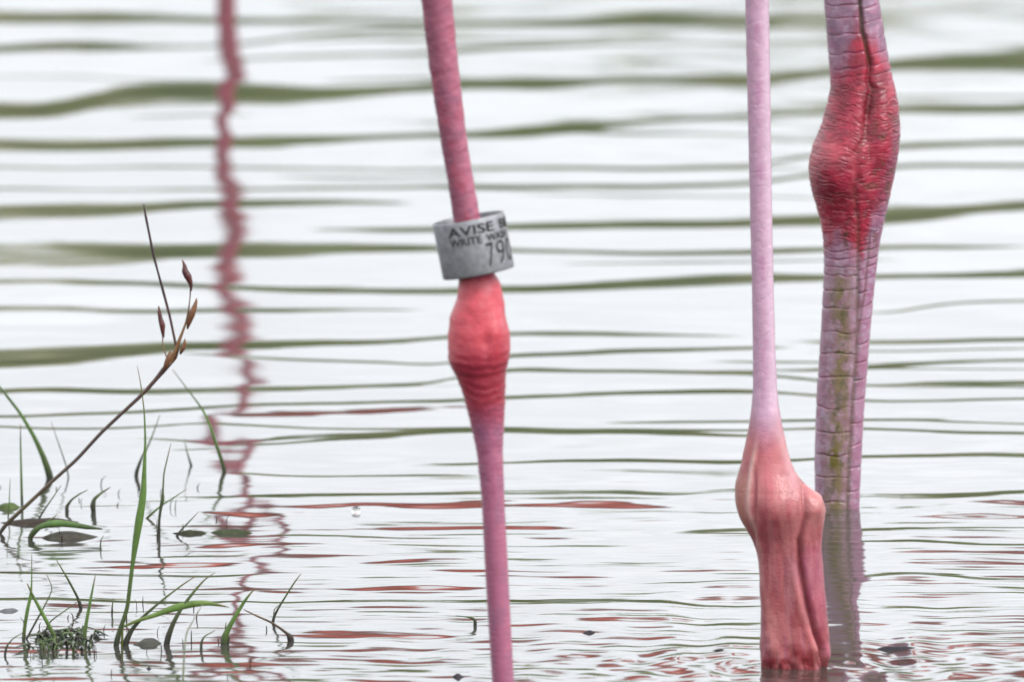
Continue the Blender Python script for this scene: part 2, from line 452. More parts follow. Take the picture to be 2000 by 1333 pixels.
def build_bank():
    """reeds and low bushes along the far shore: a mass of leaf blades over an inner thicket"""
    m, n, l, p = new_mat("bank_foliage")
    at = n.new("ShaderNodeAttribute"); at.attribute_name = "pigment"
    l.new(at.outputs["Color"], p.inputs["Base Color"]); p.inputs["Roughness"].default_value = 0.6
    V, Q, C = [], [], []
    cols = [s2l(106, 118, 48), s2l(88, 106, 40), s2l(122, 118, 62), s2l(94, 104, 50), s2l(78, 96, 38)]
    # inner thicket
    xs = np.arange(-60, 60.1, 0.5)
    top = 2.75 + 1.1 * (fbm(xs / 5, xs * 0 + 2, 2, 3) - 0.5)
    prof = [(-1.2, 0.0), (-1.6, 0.4), (-1.3, 0.75), (-0.5, 0.97), (0.5, 1.0), (1.5, 0.7), (1.8, 0.0)]
    n0 = 0
    G = np.array([[(x + random.uniform(-.1, .1), 58.5 + dy + random.uniform(-.25, .25), 0.25 + t * z) for dy, z in prof] for x, t in zip(xs, top)])
    V.append(G.reshape(-1, 3)); Q.append(grid_faces(len(xs), len(prof)))
    cidx = np.array(cols)[rng.integers(0, 5, len(xs) * len(prof))] * 0.8
    C.append(cidx); n0 = len(V[0])
    # leaves
    N = 26000
    lx = rng.uniform(-60, 60, N); t = rng.random(N)
    lt = np.interp(lx, xs, top)
    ly = 58.5 + rng.uniform(-2.2, 1.5, N)
    lz = 0.2 + (lt + 0.22) * np.sqrt(t) * rng.uniform(0.85, 1.05, N)
    L = rng.uniform(0.18, 0.45, N); W = rng.uniform(0.03, 0.09, N)
    a = rng.uniform(0, 6.28, N); lean = rng.uniform(-0.7, 0.7, N)
    ux, uy, uz = np.sin(lean) * np.cos(a), np.sin(lean) * np.sin(a), np.cos(lean)
    vx, vy = -np.sin(a), np.cos(a)
    base = np.stack([lx, ly, lz], -1); up = np.stack([ux, uy, uz], -1) * L[:, None]; sd = np.stack([vx, vy, 0 * vx], -1) * W[:, None]
    quad = np.stack([base, base + up * .45 + sd, base + up, base + up * .45 - sd], 1)
    V.append(quad.reshape(-1, 3)); Q.append((np.arange(N * 4).reshape(-1, 4) + n0).astype(np.int32))
    C.append(np.repeat(np.array(cols)[rng.integers(0, 5, N)] * rng.uniform(0.75, 1.25, (N, 1)), 4, 0))
    o = obj("bank_vegetation", mesh_from("bank_vegetation", np.concatenate(V), np.concatenate(Q), np.concatenate(C)), m)
    tag(o, "olive green reeds and bushes along the far bank, mirrored in the ripples", "vegetation", kind="stuff")
build_bank()

# ------------------------------------------------------------------ tubes
def tube(points, radii, nseg=16, flat=1.0):
    """simple swept tube through 3D points; returns verts, quads, caps"""
    P = np.array(points, float); R = np.array(radii, float)
    T = np.gradient(P, axis=0); T /= np.linalg.norm(T, axis=1)[:, None]
    ref = np.array([0, 1.0, 0.0])
    V = []
    for p, r, t in zip(P, R, T):
        rf = ref if abs(t @ ref) < 0.95 else np.array([1.0, 0, 0])
        a = np.cross(t, rf); a /= np.linalg.norm(a); b = np.cross(t, a)
        th = np.linspace(0, 2 * np.pi, nseg, endpoint=False)
        rr = (r, r) if np.isscalar(r) or np.ndim(r) == 0 else r
        V.append(p + np.cos(th)[:, None] * a * rr[0] + np.sin(th)[:, None] * b * rr[1] * flat)
    V = np.concatenate(V)
    n = len(P)
    caps = [list(range(nseg - 1, -1, -1)), list(range((n - 1) * nseg, n * nseg))]
    return V, grid_faces(n, nseg, wrap=True), caps

def resample(tab, step, cols):
    tab = np.array(tab, float)
    y = np.arange(tab[0, 0], tab[-1, 0] + 1e-6, step)
    # smooth monotone-ish interpolation: linear then a light blur
    out = [y]
    k = max(3, int(14 / step)) | 1
    ker = np.hanning(k + 2)[1:-1]; ker /= ker.sum()
    for c in cols:
        v = np.interp(y, tab[:, 0], tab[:, c])
        out.append(np.convolve(np.pad(v, k // 2, mode='edge'), ker, 'valid'))
    return out

class Leg:
    """A leg swept from measured left and right outlines at a fixed distance, with relief and pigment functions."""
    def __init__(self, tab, d, depth_ratio, relief, pigment, nseg=120, step=1.0, superk=2.0):
        y, xl, xr = resample(tab, step, (1, 2))
        xc, hw = (xl + xr) / 2, (xr - xl) / 2
        th = np.linspace(0, 2 * np.pi, nseg, endpoint=False)
        ct, st = np.cos(th), np.sin(th)
        PX = xc[:, None] + hw[:, None] * ct[None, :]
        PY = np.repeat(y[:, None], nseg, 1)
        ratio = depth_ratio(y)[:, None]
        k = mpp(d)
        front = np.repeat((st < 0)[None, :], len(y), 0)
        dr = relief(PX, PY, ct[None, :] + 0 * PX, st[None, :] + 0 * PX)            # outward, photo pixels
        cxw, cyw, czw = at_depth(xc, y, d)
        X = cxw[:, None] + (hw[:, None] + dr) * ct[None, :] * k
        Y = d + (hw[:, None] * ratio + dr) * st[None, :] * k
        Z = np.repeat(np.asarray(czw)[:, None], nseg, 1)
        self.V = np.stack([X, Y, Z], -1).reshape(-1, 3)
        self.Q = grid_faces(len(y), nseg, wrap=True)
        self.C = pigment(PX, PY, ct[None, :] + 0 * PX, st[None, :] + 0 * PX).reshape(-1, 3)
        self.top = np.array([cxw[0], d, czw[0]]); self.bot = np.array([cxw[-1], d, czw[-1]])
        self.rtop = hw[0] * k; self.rbot = hw[-1] * k

# ------------------------------------------------------------------ flamingo bodies
CORAL = s2l(204, 76, 54)
def build_body(center, heading, thighs, neck, head_up=True, scale=1.0):
    """plumage, neck, head and bill fused to one surface. thighs: list of 3D leg tops."""
    c = np.array(center, float)
    f = np.array([math.cos(heading), math.sin(heading), 0]); s_ = np.array([-f[1], f[0], 0]); u = np.array([0, 0, 1.0])
    W = lambda p: c + scale * (f * p[0] + s_ * p[1] + u * p[2])
    parts = []
    body = [(-0.34, 0, -0.02, .012, .008), (-0.27, 0, 0.0, .05, .03), (-0.18, 0, 0.02, .10, .085), (-0.06, 0, 0.025, .13, .125),
            (0.06, 0, 0.02, .125, .12), (0.15, 0, 0.03, .09, .09), (0.21, 0, 0.06, .05, .055), (0.235, 0, 0.085, .03, .03)]
    parts.append(tube([W(b[:3]) for b in body], [(b[3] * scale, b[4] * scale) for b in body], 20))
    for sd in (-1, 1):     # folded wings
        wing = [(0.12, sd * .075, .07, .03, .02), (0.02, sd * .115, .06, .07, .03), (-0.12, sd * .105, .05, .075, .03), (-0.25, sd * .05, .02, .04, .02), (-0.33, sd * .015, -.01, .012, .01)]
        parts.append(tube([W(b[:3]) for b in wing], [(b[3] * scale, b[4] * scale) for b in wing], 12))
    nk = np.array([W(p) for p in neck])
    tt = np.linspace(0, 1, len(nk)); t2 = np.linspace(0, 1, 36)
    nk2 = np.stack([np.interp(t2, tt, nk[:, i]) for i in range(3)], -1)
    for _ in range(4):
        nk2[1:-1] = (nk2[:-2] + 2 * nk2[1:-1] + nk2[2:]) / 4
    parts.append(tube(nk2, np.interp(t2, [0, .15, .5, 1], [.045, .028, .02, .019]) * scale, 12))
    hd = nk2[-1]; hdir = nk2[-1] - nk2[-4]; hdir /= np.linalg.norm(hdir)
    fw = f if head_up else -f
    fw = fw * 0.8 - u * 0.2; fw /= np.linalg.norm(fw)
    hp = [hd - fw * .02, hd + fw * .01, hd + fw * .045, hd + fw * .07]
    parts.append(tube(hp, np.array([.016, .027, .025, .016]) * scale, 12))
    bill = [hd + fw * .06, hd + fw * .095 - u * .012, hd + fw * .115 - u * .045, hd + fw * .112 - u * .085]
    parts.append(tube(bill, np.array([.017, .017, .015, .006]) * scale, 10))
    for tp in thighs:
        tp = np.array(tp, float)
        root = c + (tp - c) * np.array([.75, .75, 0]) + u * -0.03
        parts.append(tube([root, root * .5 + tp * .5, tp + np.array([0, 0, .02]), tp - np.array([0, 0, .015])], np.array([.06, .045, .022, .010]) * scale, 12))
    V = np.concatenate([p[0] for p in parts]); off = np.cumsum([0] + [len(p[0]) for p in parts])
    Q = np.concatenate([p[1] + o for p, o in zip(parts, off)])
    caps = [[i + o for i in cp] for p, o in zip(parts, off) for cp in p[2]]
    me = mesh_from("tmp_body", V, Q, None, caps)
    ob = bpy.data.objects.new("tmp_body", me); COL.objects.link(ob)
    r = ob.modifiers.new("r", 'REMESH'); r.mode = 'VOXEL'; r.voxel_size = 0.0085 * scale
    sm = ob.modifiers.new("s", 'SMOOTH'); sm.iterations = 5
    dg = bpy.context.evaluated_depsgraph_get()
    em = ob.evaluated_get(dg).to_mesh()
    nv, npoly = len(em.vertices), len(em.polygons)
    co = np.empty(nv * 3, np.float32); em.vertices.foreach_get("co", co)
    quads = np.array([list(p.vertices) if len(p.vertices) == 4 else list(p.vertices) + [p.vertices[0]] for p in em.polygons if len(p.vertices) == 4], np.int32)
    ob.evaluated_get(dg).to_mesh_clear()
    bpy.data.objects.remove(ob); bpy.data.meshes.remove(me)
    co = co.reshape(-1, 3).astype(float)
    # feather rows as relief and tone
    loc = co - c
    a = loc @ f; z = loc[:, 2]
    rows = np.sin(a * 150 + 2.2 * vnoise(a * 30, z * 40, 2) + 9 * z)
    col = CORAL[None, :] * (0.9 + 0.22 * (fbm(a * 25, z * 35, 8, 3) - 0.5)[:, None] + 0.06 * rows[:, None])
    lower = smooth(-0.02, -0.09, z)
    col = mixc(col, s2l(226, 128, 118)[None, :], lower * 0.5)
    dh = np.linalg.norm(co - (hd + fw * .112 - u * .075), axis=1)
    db = np.linalg.norm(co - (hd + fw * .09 - u * .02), axis=1)
    col = mixc(col, s2l(232, 190, 184)[None, :], smooth(.05, .03, db))
    col = mixc(col, np.array([[.015, .015, .016]]), smooth(.05, .04, dh))
    for sd in (-1, 1):                # eyes
        e = hd + fw * .025 + s_ * sd * .022 * scale + u * .006
        col = mixc(col, s2l(240, 216, 120)[None, :], smooth(.0075, .006, np.linalg.norm(co - e, axis=1)))
    # wing flight feathers show black only at the very tail edge
    return co, quads, np.clip(col, 0, 1)

def webbed_foot(ankle, toe_dir, length=0.07):
    """three webbed toes lying on the lake bed"""
    a = np.array(ankle, float); V, Q, caps, off = [], [], [], 0
    for ang in (-0.5, 0.0, 0.5):
        d = toe_dir + ang
        e = a + np.array([math.cos(d), math.sin(d), 0]) * length
        v, q, c = tube([a + [0, 0, .004], (a * .5 + e * .5) + [0, 0, .003], e], [.006, .005, .002], 8)
        V.append(v); Q.append(q + off); off += len(v)
    return np.concatenate(V), np.concatenate(Q)

def assemble(name, chunks, label, cat="flamingo", group=None):
    V = np.concatenate([c[0] for c in chunks]); off = np.cumsum([0] + [len(c[0]) for c in chunks])
    Q = np.concatenate([np.asarray(c[1]) + o for c, o in zip(chunks, off)])
    C = np.concatenate([c[2] if np.ndim(c[2]) == 2 else np.repeat(np.asarray(c[2])[None, :], len(c[0]), 0) for c in chunks])
    o = obj(name, mesh_from(name, V, Q, C), SKIN)
    tag(o, label, cat, group)
    return o

NECK_UP = [(0.20, 0, .07), (0.26, 0, .13), (0.25, 0, .22), (0.19, 0, .30), (0.17, 0, .40), (0.21, 0, .50), (0.27, 0, .53)]
NECK_S = [(0.20, 0, .07), (0.27, 0, .10), (0.31, 0, .18), (0.26, 0, .27), (0.18, 0, .32), (0.17, 0, .40), (0.24, 0, .44)]
NECK_REST = [(0.20, 0, .07), (0.27, .01, .10), (0.30, .03, .16), (0.24, .05, .20), (0.12, .06, .19), (0.02, .05, .17), (-0.05, .04, .155)]

# ------------------------------------------------------------------ flamingo with the metal band (nearest leg)
DA = float(on_water(1000, 1452)[1])
TAB_A = [(-1060, 672, 746), (-700, 716, 784), (-300, 780, 844), (0, 823, 883.5), (60, 829, 889), (133, 838, 896), (200, 848, 904), (270, 859, 912), (340, 871, 923), (400, 881, 934),
         (440, 886, 942), (490, 890, 952), (530, 894, 964), (550, 896, 977), (584, 893, 983.5), (605, 884, 985), (620, 878, 987), (650, 874.5, 995.5), (684, 874, 998),
         (706, 875, 994), (722, 883, 990), (735, 891, 988), (760, 900, 987.5), (786, 908, 987), (820, 917, 985), (850, 924, 983.5), (887, 931, 983), (940, 937, 984), (989, 941, 986),
         (1100, 946.5, 992), (1200, 952.5, 997), (1333, 961, 1004), (1460, 969, 1013), (2300, 1012, 1062)]

def relief_a(px, py, ct, st):
    n = fbm(px / 16, py / 22, 11, 3) - 0.5
    r = 2.2 * n * smooth(1100, 900, py)
    # ring scales on the shank: little steps on the outline
    ph = (py + 4 * vnoise(py / 40, ct * 2, 3)) / 11.5
    saw = (ph % 1.0)
    amp = 0.15 + 0.55 * smooth(700, 830, py)
    r += amp * (np.exp(-((saw - .5) / .33) ** 2) - 0.55) * (0.12 + 0.88 * np.abs(ct) ** 3)
    # knee wrinkles and the tendon bulges
    kn = smooth(545, 600, py) * smooth(830, 740, py)
    r += kn * 0.45 * np.sin((py + 14 * ct * ct + 9 * vnoise(px / 20, py / 20, 2)) / 2.9) * smooth(640, 720, py)
    r += kn * 7 * np.exp(-((px - 968) / 16) ** 2 - ((py - 640) / 45) ** 2) * (st < 0)
    r -= kn * 5.0 * np.exp(-((px - 950) / 9) ** 2 - ((py - 668) / 20) ** 2) * (st < 0)
    r += 5.0 * np.exp(-((px - 925) / 26) ** 2 - ((py - 590) / 26) ** 2) * (st < 0)
    # transverse dents of the upper shaft scales
    r -= 0.5 * np.exp(-(((py + 12 * ct + 14 * vnoise(px / 30, py / 50, 8)) % 41 - 20) / 6.0) ** 2) * smooth(470, 420, py)
    return r

def pigment_a(px, py, ct, st):
    sh = np.ones(px.shape + (1,))
    base = mixc(sh * s2l(172, 88, 116), sh * s2l(202, 106, 136), smooth(-0.5, 0.75, ct))  # right side lighter: light from the right put into the colour
    blot = smooth(.5, .72, fbm(px / 26, py / 30, 21, 3))
    base = mixc(base, sh * s2l(132, 78, 112), blot * 0.4)
    base = mixc(base, sh * s2l(205, 84, 112), smooth(.55, .8, fbm(px / 20, py / 45, 25, 2)) * .6)
    seam = np.exp(-(((py + 12 * ct + 5 * vnoise(px / 15, py / 30, 3)) % 41 - 20) / 4.5) ** 2)
    base = mixc(base, sh * s2l(140, 62, 92), seam * 0.28)
    red = mixc(sh * s2l(220, 62, 80), sh * s2l(176, 36, 62), smooth(640, 720, py + 40 * (fbm(px / 30, py / 30, 5) - .5)))
    red = mixc(red, sh * s2l(222, 92, 108), smooth(.5, .8, fbm(px / 22, py / 24, 31, 3)) * smooth(720, 600, py) * .8)
    low = mixc(sh * s2l(188, 98, 134), sh * s2l(204, 110, 144), smooth(-.6, .8, ct))  # shank also painted lighter on its lit right side
    low = mixc(low, sh * s2l(168, 104, 142), smooth(.45, .7, fbm(px / 18, py / 40, 41, 3)) * .45)
    low = mixc(low, sh * s2l(205, 72, 96), np.exp(-((((py) / 11.5) % 1 - 0.02) / .16) ** 2) * smooth(.75, .98, np.abs(ct)) * .8)
    k1 = smooth(500, 556, py)
    k2 = smooth(770, 850, py + 30 * (fbm(px / 25, py / 25, 51) - .5))
    col = mixc(base, red, k1)
    col = mixc(col, low, k2)
    wr = 0.5 + 0.5 * np.sin((py + 14 * ct * ct + 9 * vnoise(px / 20, py / 20, 2)) / 2.9)
    col = mixc(col, col * .72, wr * smooth(690, 730, py) * smooth(840, 780, py) * .4)
    lift = (.56 + .10 * k1 * (1 - k2))[..., None]
    return np.clip(mute(col, .10) * lift, 0, 1)

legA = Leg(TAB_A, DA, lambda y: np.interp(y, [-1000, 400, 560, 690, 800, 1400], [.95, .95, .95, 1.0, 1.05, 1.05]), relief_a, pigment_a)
bodyA = build_body(legA.top + np.array([-0.02, 0.06, 0.125]), math.radians(60), [legA.top], NECK_REST, head_up=False)
footA = webbed_foot([legA.bot[0], DA, -0.155], math.radians(-80))
flA = assemble("flamingo", [(legA.V, legA.Q, legA.C), bodyA, (footA[0], footA[1], s2l(190, 100, 130))],
               "flamingo leg with red ankle joint and grey metal band, standing nearest at centre")

# the stamped band
def build_band():
    d = DA; k = mpp(d)
    bx, by, bz = at_depth(924.3, 479.5, d)
    R, Hh, T = 71.2 * k, 110.5 * k, 4.0 * k
    ns, seg = 72, []
    prof = [(R - T, -Hh / 2 + .0006), (R - T * .6, -Hh / 2), (R - T * .25, -Hh / 2), (R, -Hh / 2 + .0006), (R, 0), (R, Hh / 2 - .0006), (R - T * .25, Hh / 2), (R - T * .6, Hh / 2), (R - T, Hh / 2 - .0006), (R - T, 0)]
    th0 = np.linspace(0, 2 * np.pi, ns, endpoint=False)
    V = []
    for r, z in prof:
        dent = 1 + 0.006 * np.sin(3 * th0 + 1) + 0.004 * np.sin(5 * th0 + z * 400)
        V.append(np.stack([r * dent * np.cos(th0), r * dent * np.sin(th0), np.full(ns, z)], -1))
    V = np.concatenate(V)
    q = grid_faces(len(prof), ns, wrap=True)
    last = (len(prof) - 1) * ns
    cl = np.array([[last + i, last + (i + 1) % ns, (i + 1) % ns, i] for i in range(ns)])
    me = mesh_from("leg_band", V, np.concatenate([q, cl]))
    band = obj("leg_band", me, METAL, flA)
    M = Matrix.Translation((float(bx), d, float(bz))) @ Matrix.Rotation(math.radians(-10.6), 4, 'Y') @ Matrix.Rotation(math.radians(0.5), 4, 'X')
    band.matrix_world = M
    band["label"] = "dull grey metal leg band stamped AVISE, WRITE and 79"

    def stamp(text, u0, v0, width, height, thick, slant=0.0):
        cu = bpy.data.curves.new("lettering", 'FONT'); cu.body = text; cu.size = 1.0; cu.offset = thick
        cu.resolution_u = 3
        o = bpy.data.objects.new("lettering_tmp", cu); COL.objects.link(o)
        dg = bpy.context.evaluated_depsgraph_get()
        m2 = bpy.data.meshes.new_from_object(o.evaluated_get(dg))
        bpy.data.objects.remove(o)
        bm = bmesh.new(); bm.from_mesh(m2)
        bmesh.ops.triangulate(bm, faces=bm.faces[:])
        bmesh.ops.subdivide_edges(bm, edges=[e for e in bm.edges if e.calc_length() > 0.18], cuts=2, use_grid_fill=True)
        xs = [v.co.x for v in bm.verts]; ys = [v.co.y for v in bm.verts]
        x0, x1, y0, y1 = min(xs), max(xs), min(ys), max(ys)
        for v in bm.verts:
            fx = (v.co.x - x0) / (x1 - x0); fy = (v.co.y - y0) / (y1 - y0)
            u = (u0 + fx * width + slant * fy * height) * k; vv = (v0 + fy * height) * k
            a = -math.pi / 2 + u / R
            rr = R + 0.00016
            v.co = (rr * math.cos(a), rr * math.sin(a), vv)
        bm.to_mesh(m2); bm.free()
        for p in m2.polygons: p.use_smooth = True
        l = obj("lettering", m2, INK, band)
        return l
    # u is measured along the circumference from the middle of the visible face, v along the axis (photo pixels)
    stamp("AVISE", -47, 26.5, 98, 19.5, .02)
    stamp("BIRD", 68, 26.5, 72, 19.5, .02)
    stamp("WRITE", -46, 7.5, 66, 15.5, .02)
    stamp("WASH", 30, 7.5, 58, 15.5, .02)
    stamp("7", 24, -42, 15, 47, -.008, .05)
    stamp("9", 46, -40, 22, 46, -.012, .05)
    stamp("0", 75, -40, 22, 46, -.012, .05)
build_band()

# ------------------------------------------------------------------ striding flamingo: scaly standing leg and lifted pale foot
DB1 = float(on_water(1000, 990)[1])
TAB_B1 = [(-1150, 1600, 1712), (-500, 1604, 1708), (-200, 1606, 1708), (0, 1609, 1717), (30, 1611, 1722), (60, 1613.5, 1727), (120, 1618.5, 1737), (150, 1620.5, 1742), (168, 1620.5, 1747), (195, 1616.5, 1754),
          (240, 1606, 1758.5), (262, 1598, 1759), (285, 1588.5, 1757.5), (308, 1582, 1754), (330, 1579.5, 1750), (350, 1580.5, 1746), (375, 1586, 1741), (400, 1593, 1735.5), (432, 1602, 1728), (474, 1607.5, 1719), (515, 1609, 1714), (556, 1607.5, 1709),
          (639, 1603.5, 1701), (762, 1595, 1691), (845, 1592, 1685.5), (900, 1590, 1683), (990, 1592, 1679), (1100, 1592, 1676), (1740, 1600, 1672)]
GRV_Y = [-1200, 0, 60, 125, 180, 255, 300, 360, 420, 486, 600, 690, 760, 900, 1100]
GRV_X = [1676, 1679, 1685, 1700, 1700, 1689, 1672, 1672, 1674, 1675, 1675, 1673, 1667, 1658, 1652]
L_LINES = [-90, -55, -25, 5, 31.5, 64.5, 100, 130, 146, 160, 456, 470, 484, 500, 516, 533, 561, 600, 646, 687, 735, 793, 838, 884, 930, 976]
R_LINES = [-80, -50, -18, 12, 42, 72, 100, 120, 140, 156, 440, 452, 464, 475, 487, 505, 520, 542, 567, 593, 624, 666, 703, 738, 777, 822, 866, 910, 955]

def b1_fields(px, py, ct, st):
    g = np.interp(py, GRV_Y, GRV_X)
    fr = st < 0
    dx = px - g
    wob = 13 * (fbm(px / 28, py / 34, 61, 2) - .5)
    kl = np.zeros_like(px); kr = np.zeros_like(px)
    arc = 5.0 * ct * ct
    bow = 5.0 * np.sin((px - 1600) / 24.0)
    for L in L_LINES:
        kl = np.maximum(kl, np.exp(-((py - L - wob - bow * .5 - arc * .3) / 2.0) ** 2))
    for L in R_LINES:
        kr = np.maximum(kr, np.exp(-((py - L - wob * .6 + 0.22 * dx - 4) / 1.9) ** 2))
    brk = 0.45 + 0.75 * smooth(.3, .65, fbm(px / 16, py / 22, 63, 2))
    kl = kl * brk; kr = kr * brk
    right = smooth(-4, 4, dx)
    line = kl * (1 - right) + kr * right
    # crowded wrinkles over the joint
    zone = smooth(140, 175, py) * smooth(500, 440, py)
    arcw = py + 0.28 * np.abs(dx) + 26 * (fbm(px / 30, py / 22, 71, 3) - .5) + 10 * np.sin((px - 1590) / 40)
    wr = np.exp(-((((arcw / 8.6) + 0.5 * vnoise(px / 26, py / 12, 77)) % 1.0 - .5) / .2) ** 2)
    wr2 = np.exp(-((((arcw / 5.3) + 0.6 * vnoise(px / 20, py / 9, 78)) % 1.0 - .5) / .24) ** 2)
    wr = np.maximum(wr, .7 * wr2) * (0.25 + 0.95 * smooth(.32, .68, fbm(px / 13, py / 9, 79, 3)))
    # broken centre groove with a second furrow beside it lower down
    gw = 4.5 + 5.0 * smooth(100, 260, py) * smooth(420, 300, py)
    gw = gw * (0.6 + .9 * fbm(px / 12, py / 16, 65, 2))
    dxg = dx + 12 * (fbm(py / 24, py * 0 + 3, 67, 2) - .5) * smooth(110, 170, py) * smooth(480, 400, py)
    groove = np.exp(-(dxg / gw) ** 2)
    g2 = np.exp(-((px - np.interp(py, [430, 480, 560, 650, 660], [1702, 1697, 1690, 1676, 1674])) / 2.2) ** 2) * smooth(440, 470, py) * smooth(655, 630, py)
    return fr, dx, line, zone, wr, groove, g2

def relief_b1(px, py, ct, st):
    fr, dx, line, zone, wr, groove, g2 = b1_fields(px, py, ct, st)
    r = -1.3 * line * (1 - zone) - 1.35 * wr * zone
    # plates swell a little between their seams
    r += 0.5 * (fbm(px / 14, py / 14, 81, 3) - .5) * 2
    gd = np.interp(py, [0, 120, 200, 300, 420, 520, 1000], [8, 9, 6, 4, 3.5, 3.5, 3.5])
    r -= fr * groove * gd
    r -= fr * 2.0 * g2
    # left boss and right condyle of the joint
    r += fr * 14 * np.exp(-((px - 1622) / 28) ** 2 - ((py - 318) / 62) ** 2)
    r += fr * 7 * np.exp(-((px - 1728) / 18) ** 2 - ((py - 240) / 80) ** 2)
    r -= fr * 5 * np.exp(-((px - 1700) / 12) ** 2 - ((py - 320) / 50) ** 2)
    r -= fr * 9 * np.exp(-((px - 1696) / 13) ** 2 - ((py - 215) / 70) ** 2)
    return r

def pigment_b1(px, py, ct, st):
    fr, dx, line, zone, wr, groove, g2 = b1_fields(px, py, ct, st)
    sh = np.ones(px.shape + (1,))
    lilac = mixc(sh * s2l(172, 118, 146), sh * s2l(190, 146, 172), smooth(.3, .7, fbm(px / 14, py / 16, 91, 3)))
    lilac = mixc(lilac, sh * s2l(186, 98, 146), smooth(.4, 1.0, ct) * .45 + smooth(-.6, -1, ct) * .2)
    lilac = mixc(lilac, sh * s2l(200, 176, 200), smooth(.62, .78, fbm(px / 9, py / 9, 95, 2)) * .55)
    upper = smooth(150, 60, py)
    lilac = mixc(lilac, sh * s2l(132, 92, 122), upper * smooth(.35, .65, fbm(px / 20, py / 22, 99, 2)) * .6)
    red = mixc(sh * s2l(196, 32, 70), sh * s2l(160, 24, 56), smooth(.35, .7, fbm(px / 24, py / 28, 101, 3)))
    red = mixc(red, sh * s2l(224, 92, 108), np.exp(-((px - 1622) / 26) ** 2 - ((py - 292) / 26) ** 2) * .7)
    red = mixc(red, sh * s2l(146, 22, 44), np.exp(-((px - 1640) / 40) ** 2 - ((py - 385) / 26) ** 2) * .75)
    red = mixc(red, sh * s2l(158, 72, 110), smooth(1735, 1755, px + .25 * (py - 250)) * .55)
    # red runs up beside the groove and fades out below the joint
    edge = py + 26 * (fbm(px / 22, py / 26, 105, 2) - .5)
    start = np.interp(dx, [-70, -45, -12, 0, 20, 45, 60], [145, 118, 40, 60, 92, 150, 178])
    end = np.interp(dx, [-80, -40, -10, 10, 30, 60], [505, 462, 500, 520, 430, 400])
    edge = edge + 30 * (fbm(px / 9, py / 12, 106, 2) - .5)
    kr = smooth(start - 45, start + 45, edge) * smooth(end + 20, end - 40, edge)
    col = mixc(lilac, red, kr)
    # seams between plates
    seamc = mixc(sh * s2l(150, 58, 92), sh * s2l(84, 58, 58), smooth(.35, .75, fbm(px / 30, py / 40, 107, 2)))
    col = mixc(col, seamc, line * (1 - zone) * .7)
    col = mixc(col, col * .55, wr * zone * .72)  # shade in the wrinkle creases, darkened into the colour
    pale = zone * (1 - wr) * smooth(.6, .8, fbm(px / 10, py / 6, 111, 2)) * .35
    col = mixc(col, sh * s2l(222, 120, 132), pale)
    # algae and mud: in the groove and in a stained band down the shank
    olive = sh * s2l(96, 80, 42)
    gm = fr * groove * np.interp(py, [0, 110, 130, 200, 330, 480, 1000], [1, .95, .35, .25, .15, .6, .85])
    col = mixc(col, olive * .8, gm * .85)
    col = mixc(col, sh * s2l(110, 62, 56), fr * g2 * .7)
    band = np.exp(-((px - np.interp(py, [430, 560, 760, 900, 1000], [1652, 1641, 1640, 1632, 1632])) / 22) ** 2) * smooth(500, 560, py)
    n1 = smooth(.34, .62, fbm(px / 13, py / 20, 113, 3))
    col = mixc(col, sh * s2l(132, 114, 66), fr * band * (.4 + .6 * n1) * .95)
    col = mixc(col, sh * s2l(96, 90, 48), fr * band * smooth(.55, .72, fbm(px / 9, py / 15, 117, 2)) * .7)
    spot = np.exp(-((px - 1627) / 11) ** 2 - ((py - 892) / 24) ** 2) * smooth(.15, .45, fbm(px / 8, py / 9, 119, 2))
    col = mixc(col, sh * s2l(112, 98, 8), fr * np.clip(spot * 1.5, 0, 1))
    kn = smooth(170, 260, py) * smooth(560, 440, py) * smooth(4, 22, dx) * smooth(.52, .7, fbm(px / 12, py / 14, 121, 3))
    col = mixc(col, sh * s2l(110, 70, 48), fr * kn * .6)
    cleft_shade = np.exp(-((px - np.interp(py, [130, 250, 330], [1701, 1692, 1678])) / 13) ** 2) * smooth(130, 175, py) * smooth(330, 270, py) * smooth(.3, .6, fbm(px / 9, py / 12, 125, 3))
    col = mixc(col, sh * s2l(84, 34, 34), fr * cleft_shade * .4)  # broad shading between the joint's lobes, painted into the pigment
    smear = np.exp(-((px - 1652) / 8) ** 2 - ((py - 455) / 40) ** 2) * smooth(.4, .6, fbm(px / 7, py / 10, 123, 2))
    col = mixc(col, sh * s2l(70, 58, 40), fr * smear * .8)
    return np.clip(mute(col, .10) * .64, 0, 1)

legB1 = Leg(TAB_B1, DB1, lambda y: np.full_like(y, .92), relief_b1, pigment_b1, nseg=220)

DB2 = float(on_water(1000, 1307)[1])
TAB_B2 = [(-330, 1449, 1500), (-120, 1452, 1500), (0, 1455.5, 1502), (120, 1458, 1504), (240, 1461, 1505.5), (400, 1464.5, 1508), (556, 1468.5, 1511), (700, 1470.5, 1515), (760, 1470.5, 1518), (794, 1468, 1521), (837, 1461.5, 1529),
          (881, 1452.5, 1539), (905, 1447, 1546), (925, 1441.5, 1555), (940, 1437, 1567), (955, 1435, 1584), (969, 1435, 1600), (982, 1436, 1609), (995, 1438.5, 1613.5), (1012, 1444, 1611.5), (1034, 1457, 1608), (1056, 1469, 1605.5), (1078, 1477, 1605), (1100, 1481, 1607.5),
          (1144, 1483.5, 1611), (1187, 1486, 1615), (1231, 1485, 1619), (1265, 1482, 1622), (1285, 1484, 1619), (1310, 1492, 1611), (1400, 1505, 1600), (1500, 1520, 1590)]

